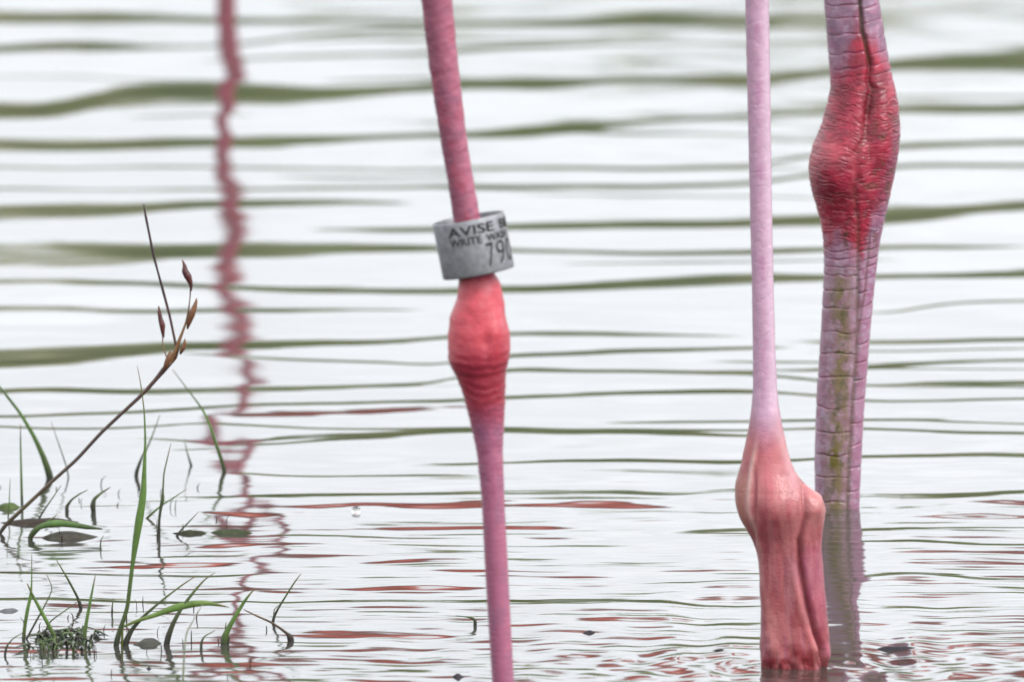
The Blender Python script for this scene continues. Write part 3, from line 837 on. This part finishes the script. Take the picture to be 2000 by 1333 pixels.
def b2_fields(px, py):
    g = np.interp(py, [930, 965, 1010, 1052, 1100, 1144, 1187, 1231, 1268, 1320], [1566, 1571, 1574, 1562, 1564, 1572, 1581, 1593, 1606, 1612])
    gk = np.interp(py, [930, 955, 1000, 1040, 1060, 1240, 1320], [0, .45, .6, .8, 1, 1, .7])
    groove = np.exp(-((px - g) / 6.0) ** 2) * gk
    t = np.interp(py, [840, 916, 960, 995, 1047, 1090], [1482, 1467, 1462, 1462, 1477, 1490])
    ten = np.exp(-((px - t) / 4.5) ** 2) * np.interp(py, [840, 900, 1000, 1060, 1100], [0, 1, 1, .5, 0])
    ridge = np.exp(-((px - (g - 17)) / 9) ** 2) * smooth(1080, 1150, py)
    return g, groove, ten, ridge

def relief_b2(px, py, ct, st):
    fr = (st < 0)
    g, groove, ten, ridge = b2_fields(px, py)
    r = 1.2 * (fbm(px / 18, py / 30, 131, 3) - .5)
    r -= .3 * np.exp(-(((py + 5 * ct + 22 * vnoise(py / 60, ct * 1.5, 5)) % 36 - 18) / 3.0) ** 2) * smooth(820, 740, py)
    r += fr * (-13 * groove + 3.2 * ten + 6 * ridge)
    r -= fr * 5 * np.exp(-((px - 1473) / 5) ** 2) * np.interp(py, [900, 950, 1040, 1080], [0, 1, 1, 0])
    r += fr * 10 * np.exp(-((px - 1515) / 34) ** 2 - ((py - 985) / 52) ** 2)
    r += fr * 8 * np.exp(-((px - 1594) / 11) ** 2 - ((py - 985) / 30) ** 2)
    # lengthwise folds of the closed webs
    foot = smooth(1030, 1090, py)
    fold = np.sin((px - 1485 - 0.06 * (py - 1050)) / 9.5 + 2.4 * vnoise(px / 60, py / 120, 133))
    r += fr * foot * 1.5 * fold * smooth(g - 4, g - 20, px)
    r += fr * smooth(880, 1000, py) * 1.5 * (fbm((px - .05 * py) / 13, py / 60, 135, 3) - .5)
    r += fr * foot * 0.7 * np.sin((px - .1 * py) / 4.3 + 3 * vnoise(px / 30, py / 90, 137)) * smooth(g - 4, g - 16, px) * vnoise(px / 25, py / 60, 139)
    # loose skin where the toes dip in
    r += 2.2 * np.sin(px / 6.5 + py / 15) * smooth(1235, 1290, py) * np.abs(ct)
    r += (1.5 + 5 * smooth(1270, 1310, py)) * (fbm(px / 9, py / 26, 161, 2) - .5) * smooth(1180, 1290, py) * 2
    return r

def pigment_b2(px, py, ct, st):
    fr = (st < 0)
    g, groove, ten, ridge = b2_fields(px, py)
    sh = np.ones(px.shape + (1,))
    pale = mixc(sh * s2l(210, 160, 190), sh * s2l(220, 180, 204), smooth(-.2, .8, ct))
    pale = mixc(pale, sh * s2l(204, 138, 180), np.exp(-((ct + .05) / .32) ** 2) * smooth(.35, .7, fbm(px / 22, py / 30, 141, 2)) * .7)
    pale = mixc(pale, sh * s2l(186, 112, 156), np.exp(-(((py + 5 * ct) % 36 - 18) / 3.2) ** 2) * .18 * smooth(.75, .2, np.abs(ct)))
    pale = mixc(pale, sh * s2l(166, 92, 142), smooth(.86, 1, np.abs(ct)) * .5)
    coral = mixc(sh * s2l(206, 104, 108), sh * s2l(186, 82, 90), smooth(.35, .7, fbm(px / 22, py / 50, 143, 3)))
    coral = mixc(coral, sh * s2l(224, 112, 124), np.exp(-((px - 1500) / 20) ** 2 - ((py - 905) / 60) ** 2) * .8)
    coral = mixc(coral, sh * s2l(232, 170, 176), np.exp(-((px - np.interp(py, [830, 950], [1520, 1552])) / 10) ** 2) * smooth(820, 850, py) * smooth(980, 930, py) * .7)
    coral = mixc(coral, sh * s2l(198, 128, 112), smooth(1468, 1455, px) * smooth(900, 950, py) * smooth(1060, 1020, py) * .75)
    coral = mixc(coral, sh * s2l(178, 88, 112), smooth(1050, 1120, py) * smooth(.45, .62, fbm((px - .06 * py) / 11, py / 130, 147, 2)) * .65)
    coral = mixc(coral, sh * s2l(208, 100, 130), smooth(g, g + 8, px) * smooth(1040, 1100, py) * .7)
    coral = mixc(coral, sh * s2l(226, 138, 134), smooth(1575, 1590, px) * smooth(950, 965, py) * smooth(1050, 1010, py) * .6)
    coral = mixc(coral, sh * s2l(218, 100, 100), fr * ridge * .6)
    coral = mixc(coral, sh * s2l(234, 190, 180), fr * ten * .75)
    coral = mixc(coral, sh * s2l(160, 40, 50), smooth(1100, 1290, py) * .9 * smooth(.3, .6, fbm(px / 30, py / 30, 149, 2)))
    streak = smooth(.42, .66, fbm((px - .05 * py) / 12, py / 70, 151, 3)) * smooth(860, 960, py)
    coral = mixc(coral, sh * s2l(232, 156, 150), fr * streak * .26)
    dk = smooth(.45, .7, fbm((px - .05 * py) / 7.5, py / 80, 155, 3)) * smooth(1000, 1080, py)
    coral = mixc(coral, sh * s2l(150, 62, 82), fr * dk * .38)
    coral = mixc(coral, sh * s2l(132, 40, 58), fr * groove * .6)
    tip = smooth(800, 900, py + 30 * np.abs(ct) * 1.0)
    return np.clip(mixc(mute(pale, .15) * .72, mute(coral, .12) * .62, tip), 0, 1)

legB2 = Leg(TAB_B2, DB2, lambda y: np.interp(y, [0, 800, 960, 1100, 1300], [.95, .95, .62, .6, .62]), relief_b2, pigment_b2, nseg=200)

# the raised leg's upper part: joint above the picture, then back up to the belly
kB = np.array([legB2.top[0] + .002, DB2 + .012, legB2.top[2] + .035])
thB1 = legB1.top
bodyB_c = np.array([thB1[0] - .03, DB1 - .12, thB1[2] + .13])
hipB2 = np.array([thB1[0] - .10, DB1 - .20, thB1[2] + .0])
tt = np.linspace(0, 1, 30)[:, None]
upP = np.concatenate([np.linspace(legB2.top, kB, 6)[:-1], kB * (1 - tt) + hipB2 * tt])
upR = np.concatenate([np.array([.0048, .0055, .0085, .011, .0105]), np.interp(tt[:, 0], [0, .08, .2, 1], [.0095, .007, .0062, .009])])
upV, upQ, _ = tube(upP, upR, 24)
tz = upV[:, 2]
upC = mixc(np.repeat(s2l(206, 160, 195)[None, :], len(upV), 0), np.repeat(s2l(205, 70, 90)[None, :], len(upV), 0), np.exp(-((tz - kB[2]) / .022) ** 2))
bodyB = build_body(bodyB_c, math.radians(-98), [thB1, hipB2], NECK_S)
footB = webbed_foot([legB1.bot[0], DB1, -0.155], math.radians(-95))
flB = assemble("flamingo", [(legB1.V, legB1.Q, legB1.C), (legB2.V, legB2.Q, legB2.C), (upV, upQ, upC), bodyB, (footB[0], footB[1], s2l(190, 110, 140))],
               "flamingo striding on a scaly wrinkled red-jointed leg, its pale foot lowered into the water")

# ------------------------------------------------------------------ birds further out, seen only as red reflections
def far_bird(px_leg, d, lean_px, knee_z, body_off, heading, neck, label, scale=1.0, leg_col=(138, 56, 74), both=False, body_z=0.62):
    X = (px_leg - CX) / FPX * math.hypot(d, CAM_H)
    k = mpp(d)
    zs = np.concatenate([np.linspace(-0.16, body_z - 0.12, 90)])
    bulge = np.exp(-((zs - knee_z) / .022) ** 2)
    lean = lean_px * k * (zs / 0.35)
    pts = np.stack([X + lean, d + 0 * zs, zs], -1)
    rad = .0053 + .0056 * bulge + .004 * smooth(knee_z + .05, body_z - .1, zs)
    V, Q, _ = tube(pts, rad, 20)
    C = mixc(np.repeat(s2l(*leg_col)[None, :], len(V), 0), np.repeat(s2l(150, 34, 54)[None, :], len(V), 0), np.exp(-((V[:, 2] - knee_z) / .035) ** 2))
    C = C * (0.85 + .3 * vnoise(V[:, 2] * 90, V[:, 0] * 200, 3))[:, None]
    top = pts[-1]
    b = build_body(top + np.array([body_off[0], body_off[1], 0.12]), heading, [top], neck, scale=scale)
    ft = webbed_foot([X + lean[0], d, -0.155], heading)
    return assemble("flamingo", [(V, Q, C), b, (ft[0], ft[1], s2l(170, 90, 110))], label, group="flamingos standing further out")

flC = far_bird(438, 10.55, 36, 0.245, (0.02, 0.0), math.radians(-142), NECK_UP, "flamingo whose dark pink leg is mirrored as a wavering line left of the banded leg")
flE = far_bird(2400, 10.9, 10, 0.20, (0.0, 0.05), math.radians(150), NECK_S, "red flamingo mirrored in small ripples beyond the right edge of the picture")

# ------------------------------------------------------------------ grass and sedge standing in the shallows
def blade_mesh(pts, d, name, cols, y_lean=0.0, sink=0.012, seg=8, flat=.35):
    """pts: (px, py, width px) from base to tip, at distance d. A tapered, slightly keeled blade with real thickness."""
    P = np.array(pts, float)
    n = max(14, int(len(P) * 6))
    tt = np.concatenate([[0], np.cumsum(np.hypot(np.diff(P[:, 0]), np.diff(P[:, 1])))]); tt /= tt[-1]
    t2 = np.linspace(0, 1, n)
    px = np.interp(t2, tt, P[:, 0]); py = np.interp(t2, tt, P[:, 1]); w = np.interp(t2, tt, P[:, 2])
    ker = np.array([1, 3, 4, 3, 1.]) / 12
    sm = lambda v: np.concatenate([[v[0]], np.convolve(np.pad(v, 2, mode='edge'), ker, 'valid')[1:-1], [v[-1]]])
    for _ in range(2): px, py = sm(px), sm(py)
    x, y, z = at_depth(px, py, d)
    c = np.stack([x, d + y_lean * t2 * (z - z[0]), z], -1)
    # root below the surface
    root = c[0] + np.array([-(c[1, 0] - c[0, 0]) * .3, 0, -sink])
    c = np.concatenate([[root], c]); w = np.concatenate([[w[0]], w])
    k = mpp(d)
    T = np.gradient(c, axis=0); T /= np.linalg.norm(T, axis=1)[:, None] + 1e-9
    side = np.cross(T, np.array([0, 1.0, 0])); side /= np.linalg.norm(side, axis=1)[:, None] + 1e-9
    nor = np.cross(side, T)
    th = np.linspace(0, 2 * np.pi, seg, endpoint=False)
    V = c[:, None, :] + (np.cos(th)[None, :, None] * side[:, None, :] + flat * np.sin(th)[None, :, None] * nor[:, None, :]) * (w[:, None, None] * .5 * k)
    V = V.reshape(-1, 3)
    tcol = np.concatenate([[0], t2])
    stops = [s[0] for s in cols]; cc = np.array([s2l(*s[1]) for s in cols])
    C = np.stack([np.interp(tcol, stops, cc[:, i]) for i in range(3)], -1)
    C = .72 * C * (0.8 + .4 * vnoise(tcol * 9, tcol * 0 + d * 13 + pts[0][0], 7))[:, None]
    C = np.repeat(C, seg, 0)
    caps = [list(range(seg - 1, -1, -1)), list(range((len(c) - 1) * seg, len(c) * seg))]
    return mesh_from(name, V, grid_faces(len(c), seg, wrap=True), np.clip(C, 0, 1), caps)

FRESH = [(0, (44, 50, 30)), (.12, (74, 92, 40)), (.45, (98, 132, 58)), (.8, (86, 112, 54)), (1, (120, 92, 56))]
DARK = [(0, (36, 34, 26)), (.25, (58, 66, 36)), (.7, (84, 104, 52)), (1, (116, 96, 66))]
STEM = [(0, (40, 38, 26)), (.1, (84, 72, 44)), (.5, (78, 62, 56)), (1, (88, 60, 50))]
REDD = [(0, (40, 30, 26)), (.4, (94, 72, 50)), (1, (116, 92, 66))]

def dist_at(py):
    return float(on_water(1000, py)[1])

def blade(pts, label, cols=FRESH, lean=0.0, base_y=None, group="grass shoots in the shallows"):
    d = dist_at(base_y if base_y else pts[0][1])
    return tag(obj("grass_shoot", blade_mesh(pts, d, "grass_shoot", cols, lean), GREEN), label, "grass shoot", group)

def tuft(blades, base_y, label, lean=0.0):
    d = dist_at(base_y)
    bx, by, bz = at_depth(blades[0][0][0][0], base_y, d)
    e = bpy.data.objects.new("grass_tuft", None); COL.objects.link(e)
    e.location = (float(bx), d, 0.0); e.empty_display_size = .01
    tag(e, label, "grass tuft", "grass shoots in the shallows")
    bpy.context.view_layer.update()
    for i, (pts, cols) in enumerate(blades):
        o = obj("blade", blade_mesh(pts, d + .002 * i, "blade", cols, lean), GREEN)
        o.parent = e; o.matrix_parent_inverse = e.matrix_world.inverted()
    return e

tuft([([(227, 1263, 11), (228, 1250, 11), (237, 1223, 9), (249, 1188, 8), (253, 1151, 8), (259, 1102, 8), (265, 1059, 13), (272, 1016, 16), (280, 967, 13), (282, 917, 8), (284, 863, 4.5), (282, 805, 3), (275, 750, 2), (268, 715, 1)], FRESH),
      ([(239, 1226, 5), (262, 1215, 6), (300, 1203, 9), (340, 1188, 14), (375, 1180, 14), (405, 1178, 10), (435, 1184, 4), (448, 1187, 1)], [(0, (110, 120, 60)), (.5, (104, 138, 62)), (.85, (108, 128, 64)), (1, (110, 70, 50))]),
      ([(244, 1263, 13), (247, 1250, 12), (260, 1226, 8), (285, 1200, 6), (320, 1170, 4), (360, 1140, 3), (385, 1124, 1.5)], DARK)],
     1263, "tallest green grass shoot with a wide flat side leaf, standing at lower left")
tuft([([(46, 1252, 7), (48, 1225, 7), (54, 1190, 7), (60, 1164, 6), (62, 1140, 3), (62, 1082, 1.2)], FRESH),
      ([(50, 1252, 4), (70, 1215, 4), (84, 1190, 3), (104, 1150, 2), (90, 1120, 1.2)], DARK)], 1252,
     "thin upright grass shoot at the far lower left, left of the matted clump")
tuft([([(112, 1254, 8), (97, 1225, 8), (76, 1186, 7), (62, 1160, 5), (53, 1140, 2)], FRESH),
      ([(82, 1252, 4), (96, 1215, 3), (146, 1180, 2), (160, 1170, 1)], DARK)], 1254,
     "grass shoot leaning left out of the matted green clump at lower left")
blade([(164, 1258, 8), (167, 1225, 7), (175, 1182, 6), (183, 1140, 3), (187, 1121, 1.2)], "straight upright grass blade at the right end of the matted clump")
blade([(158, 1190, 7), (156, 1178, 7), (151, 1166, 5), (130, 1127, 4), (110, 1094, 1.3)], "dark grass blade leaning left, above the matted clump", DARK)
tuft([([(325, 1262, 12), (328, 1245, 12), (338, 1218, 9), (352, 1192, 7), (368, 1170, 6), (382, 1152, 5), (400, 1132, 3), (420, 1119, 1.3)], DARK)], 1262,
     "thick-based grass shoot leaning right, second from the tall shoot's foot")
tuft([([(437, 1262, 13), (438, 1245, 13), (448, 1225, 10), (462, 1200, 8), (478, 1174, 6), (492, 1156, 3), (499, 1150, 1.3)], FRESH),
      ([(444, 1262, 6), (447, 1248, 5), (440, 1228, 3), (442, 1215, 1)], DARK)], 1262,
     "grass shoot with a thick green base left of the dark stub")
blade([(568, 1252, 13), (567, 1244, 13), (561, 1238, 6), (545, 1226, 5), (528, 1215, 4.5), (500, 1203, 3.5), (476, 1191, 2)], "reddish stalk with a dark stub base, leaning left", REDD)
blade([(533, 1216, 6), (535, 1205, 5.5), (545, 1186, 4), (560, 1162, 3.5), (575, 1138, 3), (588, 1121, 1.3)], "thin grass blade leaning right above the dark stub", DARK)
blade([(356, 1352, 5), (358, 1320, 4), (360, 1270, 3.5), (364, 1235, 3), (378, 1212, 2), (396, 1180, 1.2)], "hair-thin vertical grass blade rising from the bottom edge", [(0, (120, 128, 100)), (1, (150, 152, 130))])
blade([(98, 936, 14), (96, 925, 14), (85, 893, 11), (66, 852, 8), (40, 808, 6), (12, 772, 5), (-12, 742, 3), (-30, 724, 1)], "broad green grass blade leaning left at the picture's left edge")
blade([(43, 984, 5.5), (42, 950, 5), (41, 905, 4), (40, 860, 3), (40, 829, 1.2)], "thin straight vertical grass blade crossing behind the sedge stem at far left")
blade([(134, 934, 3), (130, 912, 2.6), (116, 871, 2.2), (100, 825, 1)], "hair-thin grass blade leaning left beside the broad blade", DARK)
blade([(266, 934, 8), (266, 924, 8), (276, 896, 5), (290, 870, 3.5), (302, 840, 2.5), (312, 811, 1.2)], "small grass blade leaning right behind the tall shoot", DARK)
blade([(310, 1046, 7), (311, 1015, 5), (314, 992, 6), (318, 975, 8), (318, 962, 4), (320, 925, 3), (327, 895, 2.4), (334, 866, 1)], "thin stalk with a dark knot right of the tall shoot", DARK)
blade([(375, 916, 6), (373, 908, 5), (366, 886, 2.6), (360, 857, 1)], "tiny pale grass blade between knotted stalk and drooping blade", DARK)
blade([(438, 927, 8), (438, 916, 9), (428, 886, 7), (412, 836, 5.5), (396, 800, 4), (380, 779, 3), (358, 750, 2.2), (337, 722, 1.3)], "arching green grass blade rising left to the sedge head")
blade([(131, 1000, 8), (130, 990, 7), (140, 976, 4), (156, 965, 3), (172, 957, 1.2)], "short hooked dark blade, left of two beside the sedge stem", DARK)
blade([(183, 1002, 9), (181, 988, 11), (184, 975, 7), (198, 963, 4.5), (216, 952, 1.5)], "short hooked dark blade, right of two beside the sedge stem", DARK)
tuft([([(58, 1050, 7), (62, 1040, 8), (80, 1028, 11), (110, 1022, 14), (140, 1025, 12), (170, 1030, 9), (200, 1034, 3)], [(0, (60, 70, 36)), (.4, (92, 126, 64)), (.8, (80, 104, 58)), (1, (70, 84, 56))]),
      ([(62, 1050, 5), (74, 1036, 5), (95, 1018, 4), (112, 1006, 1)], FRESH)], 1050,
     "green blade bent flat over the water at the sedge stem's foot")
blade([(76, 1014, 4), (84, 1000, 3.4), (104, 971, 2.4), (120, 948, 1.1)], "faint thin blade between the sedge stem and the flat bent blade", DARK)
blade([(284, 1016, 5), (296, 1004, 5), (315, 988, 3.4), (340, 972, 2.4), (364, 956, 1)], "thin blade leaning right, springing from beside the tall shoot's middle", FRESH)
blade([(346, 1047, 6), (350, 1040, 4), (366, 1023, 3), (388, 1000, 1)], "tiny dark blade leaning right, near the knotted stalk's foot", DARK)
blade([(16, 1010, 3), (18, 985, 2.6), (20, 935, 1)], "hair-thin vertical blade at the left edge, left of the sedge stem", FRESH)
blade([(928, 1222, 7), (928, 1210, 6), (915, 1206, 3), (890, 1203, 1.3)], "tiny dark hooked shoot beside the banded leg", DARK)
blade([(10, 1278, 5), (13, 1262, 4), (25, 1248, 2.4), (44, 1236, 1)], "small dark curved sprout at the lower left corner", DARK)
blade([(393, 1272, 6), (393, 1256, 5), (398, 1244, 3), (420, 1232, 1.2)], "small dark hooked sprout between two leaning shoots", DARK)
blade([(219, 1196, 4), (219, 1185, 3), (222, 1168, 1)], "tiny upright sprout left of the tall shoot's lower stem", DARK)

# matted clump
def clump(px, py, w, n, label):
    d = dist_at(py); k = mpp(d)
    V, Q, C, off = [], [], [], 0
    x0 = (px - CX) * k
    polys = []
    for i in range(n):
        a = random.uniform(-1, 1); bx = x0 + random.uniform(-.5, .5) * w * k; by = d + random.uniform(-.03, .03)
        L = random.uniform(.004, .017); h = random.uniform(.0003, .0034) * (1 - abs(bx - x0) / (w * k * .62))
        tip = np.array([bx + a * L, by + random.uniform(-.012, .012), max(h, .001)])
        v, q, c = tube([np.array([bx, by, -.003]), np.array([bx + a * L * .4, by, h * 1.1 + .001]), tip], [.0005, .0006, .00012], 5)
        col = s2l(*random.choice([(40, 54, 28), (48, 64, 32), (34, 42, 26), (66, 82, 40), (44, 42, 28)]))
        V.append(v); Q.append(q + off); C.append(np.repeat(col[None, :], len(v), 0)); off += len(v)
    o = obj("grass_clump", mesh_from("grass_clump", np.concatenate(V), np.concatenate(Q), np.concatenate(C)), GREEN)
    tag(o, label, "grass clump")
clump(122, 1256, 110, 60, "low dark green matted clump of grass on the water at lower left")

# ------------------------------------------------------------------ sedge with seed heads
def build_sedge():
    d = dist_at(1040)
    bx, by, bz = at_depth(2, 1040, d)
    e = bpy.data.objects.new("sedge", None); COL.objects.link(e); e.location = (float(bx), d, 0)
    tag(e, "brown flowering sedge stem leaning right with dark seed heads and a long upright bract", "sedge")
    bpy.context.view_layer.update()
    def part(name, pts, cols, dd=0, seg=8, flat=.9, sink=0.0, lean=0.0):
        o = obj(name, blade_mesh(pts, d + dd, name, cols, lean, sink, seg, flat), GREEN)
        o.parent = e; o.matrix_parent_inverse = e.matrix_world.inverted()
        return o
    part("stem", [(0, 1042, 8), (6, 1030, 8), (45, 994, 7.5), (97, 945, 7), (149, 899, 7), (197, 846, 7), (243, 803, 7), (278, 771, 7.5), (305, 741, 8), (320, 722, 11), (333, 708, 10)], STEM, sink=.015)
    BR = [(0, (120, 84, 48)), (.5, (128, 92, 54)), (1, (96, 70, 50))]
    part("flower_branch", [(331, 712, 9), (340, 692, 8), (349, 668, 7), (358, 645, 5), (364, 628, 4), (368, 607, 3), (371, 585, 2.4), (372, 566, 3)], BR)
    part("flower_branch", [(328, 706, 3), (322, 688, 2.2), (317, 672, 2), (318, 658, 2.4)], BR)
    part("bract", [(346, 690, 5), (343, 672, 5), (331, 615, 5), (317, 563, 5.5), (308, 530, 4), (300, 500, 5.5), (291, 455, 4.5), (285, 425, 5), (280, 398, 2)], [(0, (92, 60, 50)), (.4, (70, 46, 48)), (1, (66, 50, 50))], flat=.4)
    SP = [(0, (70, 36, 34)), (.35, (96, 46, 44)), (.7, (84, 42, 44)), (1, (112, 66, 56))]
    SP2 = [(0, (80, 50, 34)), (.5, (122, 78, 46)), (1, (134, 96, 62))]
    part("seed_head", [(373, 568, 4), (373, 555, 8), (367, 540, 15), (361, 530, 13), (361, 520, 8), (356, 508, 2)], SP)
    part("seed_head", [(366, 643, 3), (369, 630, 10), (374, 615, 14), (379, 603, 11), (383, 590, 6), (384, 583, 2)], SP2)
    part("seed_head", [(319, 660, 4), (318, 648, 8), (317, 635, 12), (313, 622, 9), (311, 608, 7), (310, 598, 2)], SP)
    part("seed_head", [(352, 692, 4), (357, 682, 9), (361, 672, 8), (361, 662, 2)], SP2, -.001)
    part("seed_head", [(321, 722, 6), (325, 712, 11), (330, 698, 11), (334, 686, 4)], SP2, -.002)
    part("seed_head", [(336, 708, 6), (342, 698, 9), (346, 684, 8), (350, 672, 3)], SP, .001)
build_sedge()

# ------------------------------------------------------------------ floating leaves, dark ripple patches and a bubble
def floating_leaf(px0, px1, py, thick_px, rgb, label, rise=0.0016, name="floating_leaf", cat="leaf", group="leaves floating in the shallows", skew=0.0):
    d = dist_at(py); k = mpp(d)
    cx = ((px0 + px1) / 2 - CX) * k; hw = (px1 - px0) / 2 * k
    hd = thick_px * .5 * float(on_water(1000, py - .5)[1] - on_water(1000, py + .5)[1])
    nu, nv = 28, 9
    u = np.linspace(-1, 1, nu)[:, None]; v = np.linspace(-1, 1, nv)[None, :]
    prof = np.clip((1 - np.abs(u) ** 1.5) * (.8 + .35 * vnoise(u * 2.5, u * 0 + px0, 4)), 0.02, 1)
    X = cx + hw * u + 0 * v
    Y = d + hd * v * prof + skew * hd * u + hd * .12 * np.sin(u * 3 + px0)
    Z = -.0012 + (rise + .0012) * prof ** .8 * (1 - np.abs(v) ** 3) + .10 * rise * np.sin(u * 4 + v + px0)
    top = np.stack([X, Y, Z], -1).reshape(-1, 3)
    bot = top - np.array([0, 0, .0016])
    q1 = grid_faces(nu, nv); q2 = q1[:, ::-1] + nu * nv
    rim = [i for i in range(nv)] + [r * nv + nv - 1 for r in range(1, nu)] + [(nu - 1) * nv + c for c in range(nv - 2, -1, -1)] + [r * nv for r in range(nu - 2, 0, -1)]
    q3 = [[rim[i], rim[(i + 1) % len(rim)], rim[(i + 1) % len(rim)] + nu * nv, rim[i] + nu * nv] for i in range(len(rim))]
    V = np.concatenate([top, bot])
    c = s2l(*rgb)[None, :] * (0.7 + .6 * fbm(V[:, 0] * 300, V[:, 1] * 60, 3, 3))[:, None]
    o = obj(name, mesh_from(name, V, np.concatenate([q1, q2, np.array(q3)]), np.clip(c * .8, 0, 1)), LITTER)
    tag(o, label, cat, group)
    return o

floating_leaf(-30, 132, 862, 7, (74, 70, 76), "long dark grey dead leaf floating at the left edge beside the broad blade")
floating_leaf(-20, 42, 992, 8, (84, 98, 60), "green-grey leaf floating at the left edge beside the thin vertical blade", rise=.002)
floating_leaf(-20, 172, 1021, 12, (64, 56, 50), "dark brown dead leaf floating under the sedge stem's foot", rise=.0017)
floating_leaf(72, 198, 1047, 11, (72, 70, 62), "grey-brown dead leaf floating below the flat bent blade", rise=.0016)
floating_leaf(246, 326, 1259, 15, (72, 72, 66), "grey oval leaf floating at the tall shoot's foot", rise=.0017)
floating_leaf(326, 408, 1041, 6, (54, 56, 42), "narrow dark strip added for a wave arc by the knotted stalk, left of two end to end", rise=.0014)  # this strip and the next are added for dark wave arcs
floating_leaf(396, 500, 1039, 6, (62, 68, 50), "narrow dark strip added for a wave arc by the knotted stalk, right of two end to end", rise=.0014)
floating_leaf(-20, 44, 1197, 10, (104, 104, 108), "pale grey leaf floating at the lower left edge above the thin shoot", rise=.0016)
BITS = "dark ripple patches in the foreground"  # dark floating sheets added where ripples look dark
for px, py, w, h, lab in [(1150, 1237, 38, 4, "small dark sheet added for a ripple bump between banded leg and pale foot"),
                          (1410, 1274, 60, 4, "thin dark sheet added for a ripple bump just left of the pale foot"),
                          (896, 1323, 38, 6, "dark rounded sheet added for a ripple bump at the bottom edge left of the banded leg"),
                          (286, 1309, 18, 5, "tiny dark sheet added for a ripple bump below the tall grass shoot"),
                          (1760, 1268, 120, 6, "long narrow dark sheet added for a dark ripple right of the pale foot")]:
    floating_leaf(px - w / 2, px + w / 2, py, h, (58, 54, 60), lab, rise=.0013, name="ripple_patch", cat="ripple patch", group=BITS)

def build_bubble():
    d = dist_at(1002); k = mpp(d)
    m, n, l, p = new_mat("bubble_film")
    p.inputs["Base Color"].default_value = (1, 1, 1, 1); p.inputs["Roughness"].default_value = .02
    p.inputs["Transmission Weight"].default_value = 1.0; p.inputs["IOR"].default_value = 1.25
    bm = bmesh.new(); bmesh.ops.create_uvsphere(bm, u_segments=32, v_segments=20, radius=9 * k)
    for f in bm.faces: f.smooth = True
    for v in bm.verts: v.co.z *= .92
    me = bpy.data.meshes.new("water_bubble"); bm.to_mesh(me); bm.free()
    o = obj("water_bubble", me, m); o.location = ((694 - CX) * k, d, .001)
    tag(o, "single clear round water bubble left of the banded leg", "bubble")
build_bubble()

# ------------------------------------------------------------------ fine plant litter between the shoots
def build_litter():
    V, Q, C, off = [], [], [], 0
    R = random.Random(31)
    for i in range(60):
        px = R.triangular(-40, 560, 150); py = R.choice([R.uniform(940, 1070), R.uniform(1180, 1330)])
        d = dist_at(py); k = mpp(d); x0 = (px - CX) * k
        n = R.random()
        if n < 1.1:        # hair-thin stem stub standing out of the water
            h = R.uniform(5, 26) * k; lean = R.uniform(-.6, .6) * h
            pts = [np.array([x0, d, -.004]), np.array([x0 + lean * .3, d, h * .6]), np.array([x0 + lean, d, h])]
            r = [R.uniform(.8, 1.8) * k, R.uniform(.6, 1.2) * k, .3 * k]
        else:              # sodden crumb or snippet lying on the water
            L = R.uniform(3, 13) * k; a = R.uniform(-.5, .5)
            pts = [np.array([x0 - L, d - a * L, .0]), np.array([x0, d, .0004]), np.array([x0 + L, d + a * L, .0])]
            r = [.4 * k, R.uniform(2.5, 5.0) * k, .6 * k]
        v, q, _ = tube(pts, r, 6)
        c = s2l(*R.choice([(52, 46, 36), (66, 70, 44), (58, 44, 40), (40, 40, 34)])) * R.uniform(.5, 1.1)
        V.append(v); Q.append(q + off); C.append(np.repeat(c[None, :], len(v), 0)); off += len(v)
    o = obj("plant_litter", mesh_from("plant_litter", np.concatenate(V), np.concatenate(Q), np.concatenate(C)), LITTER)
    tag(o, "dark crumbs and hair-thin stubs scattered on the water among the grass shoots", "plant litter", kind="stuff")
build_litter()
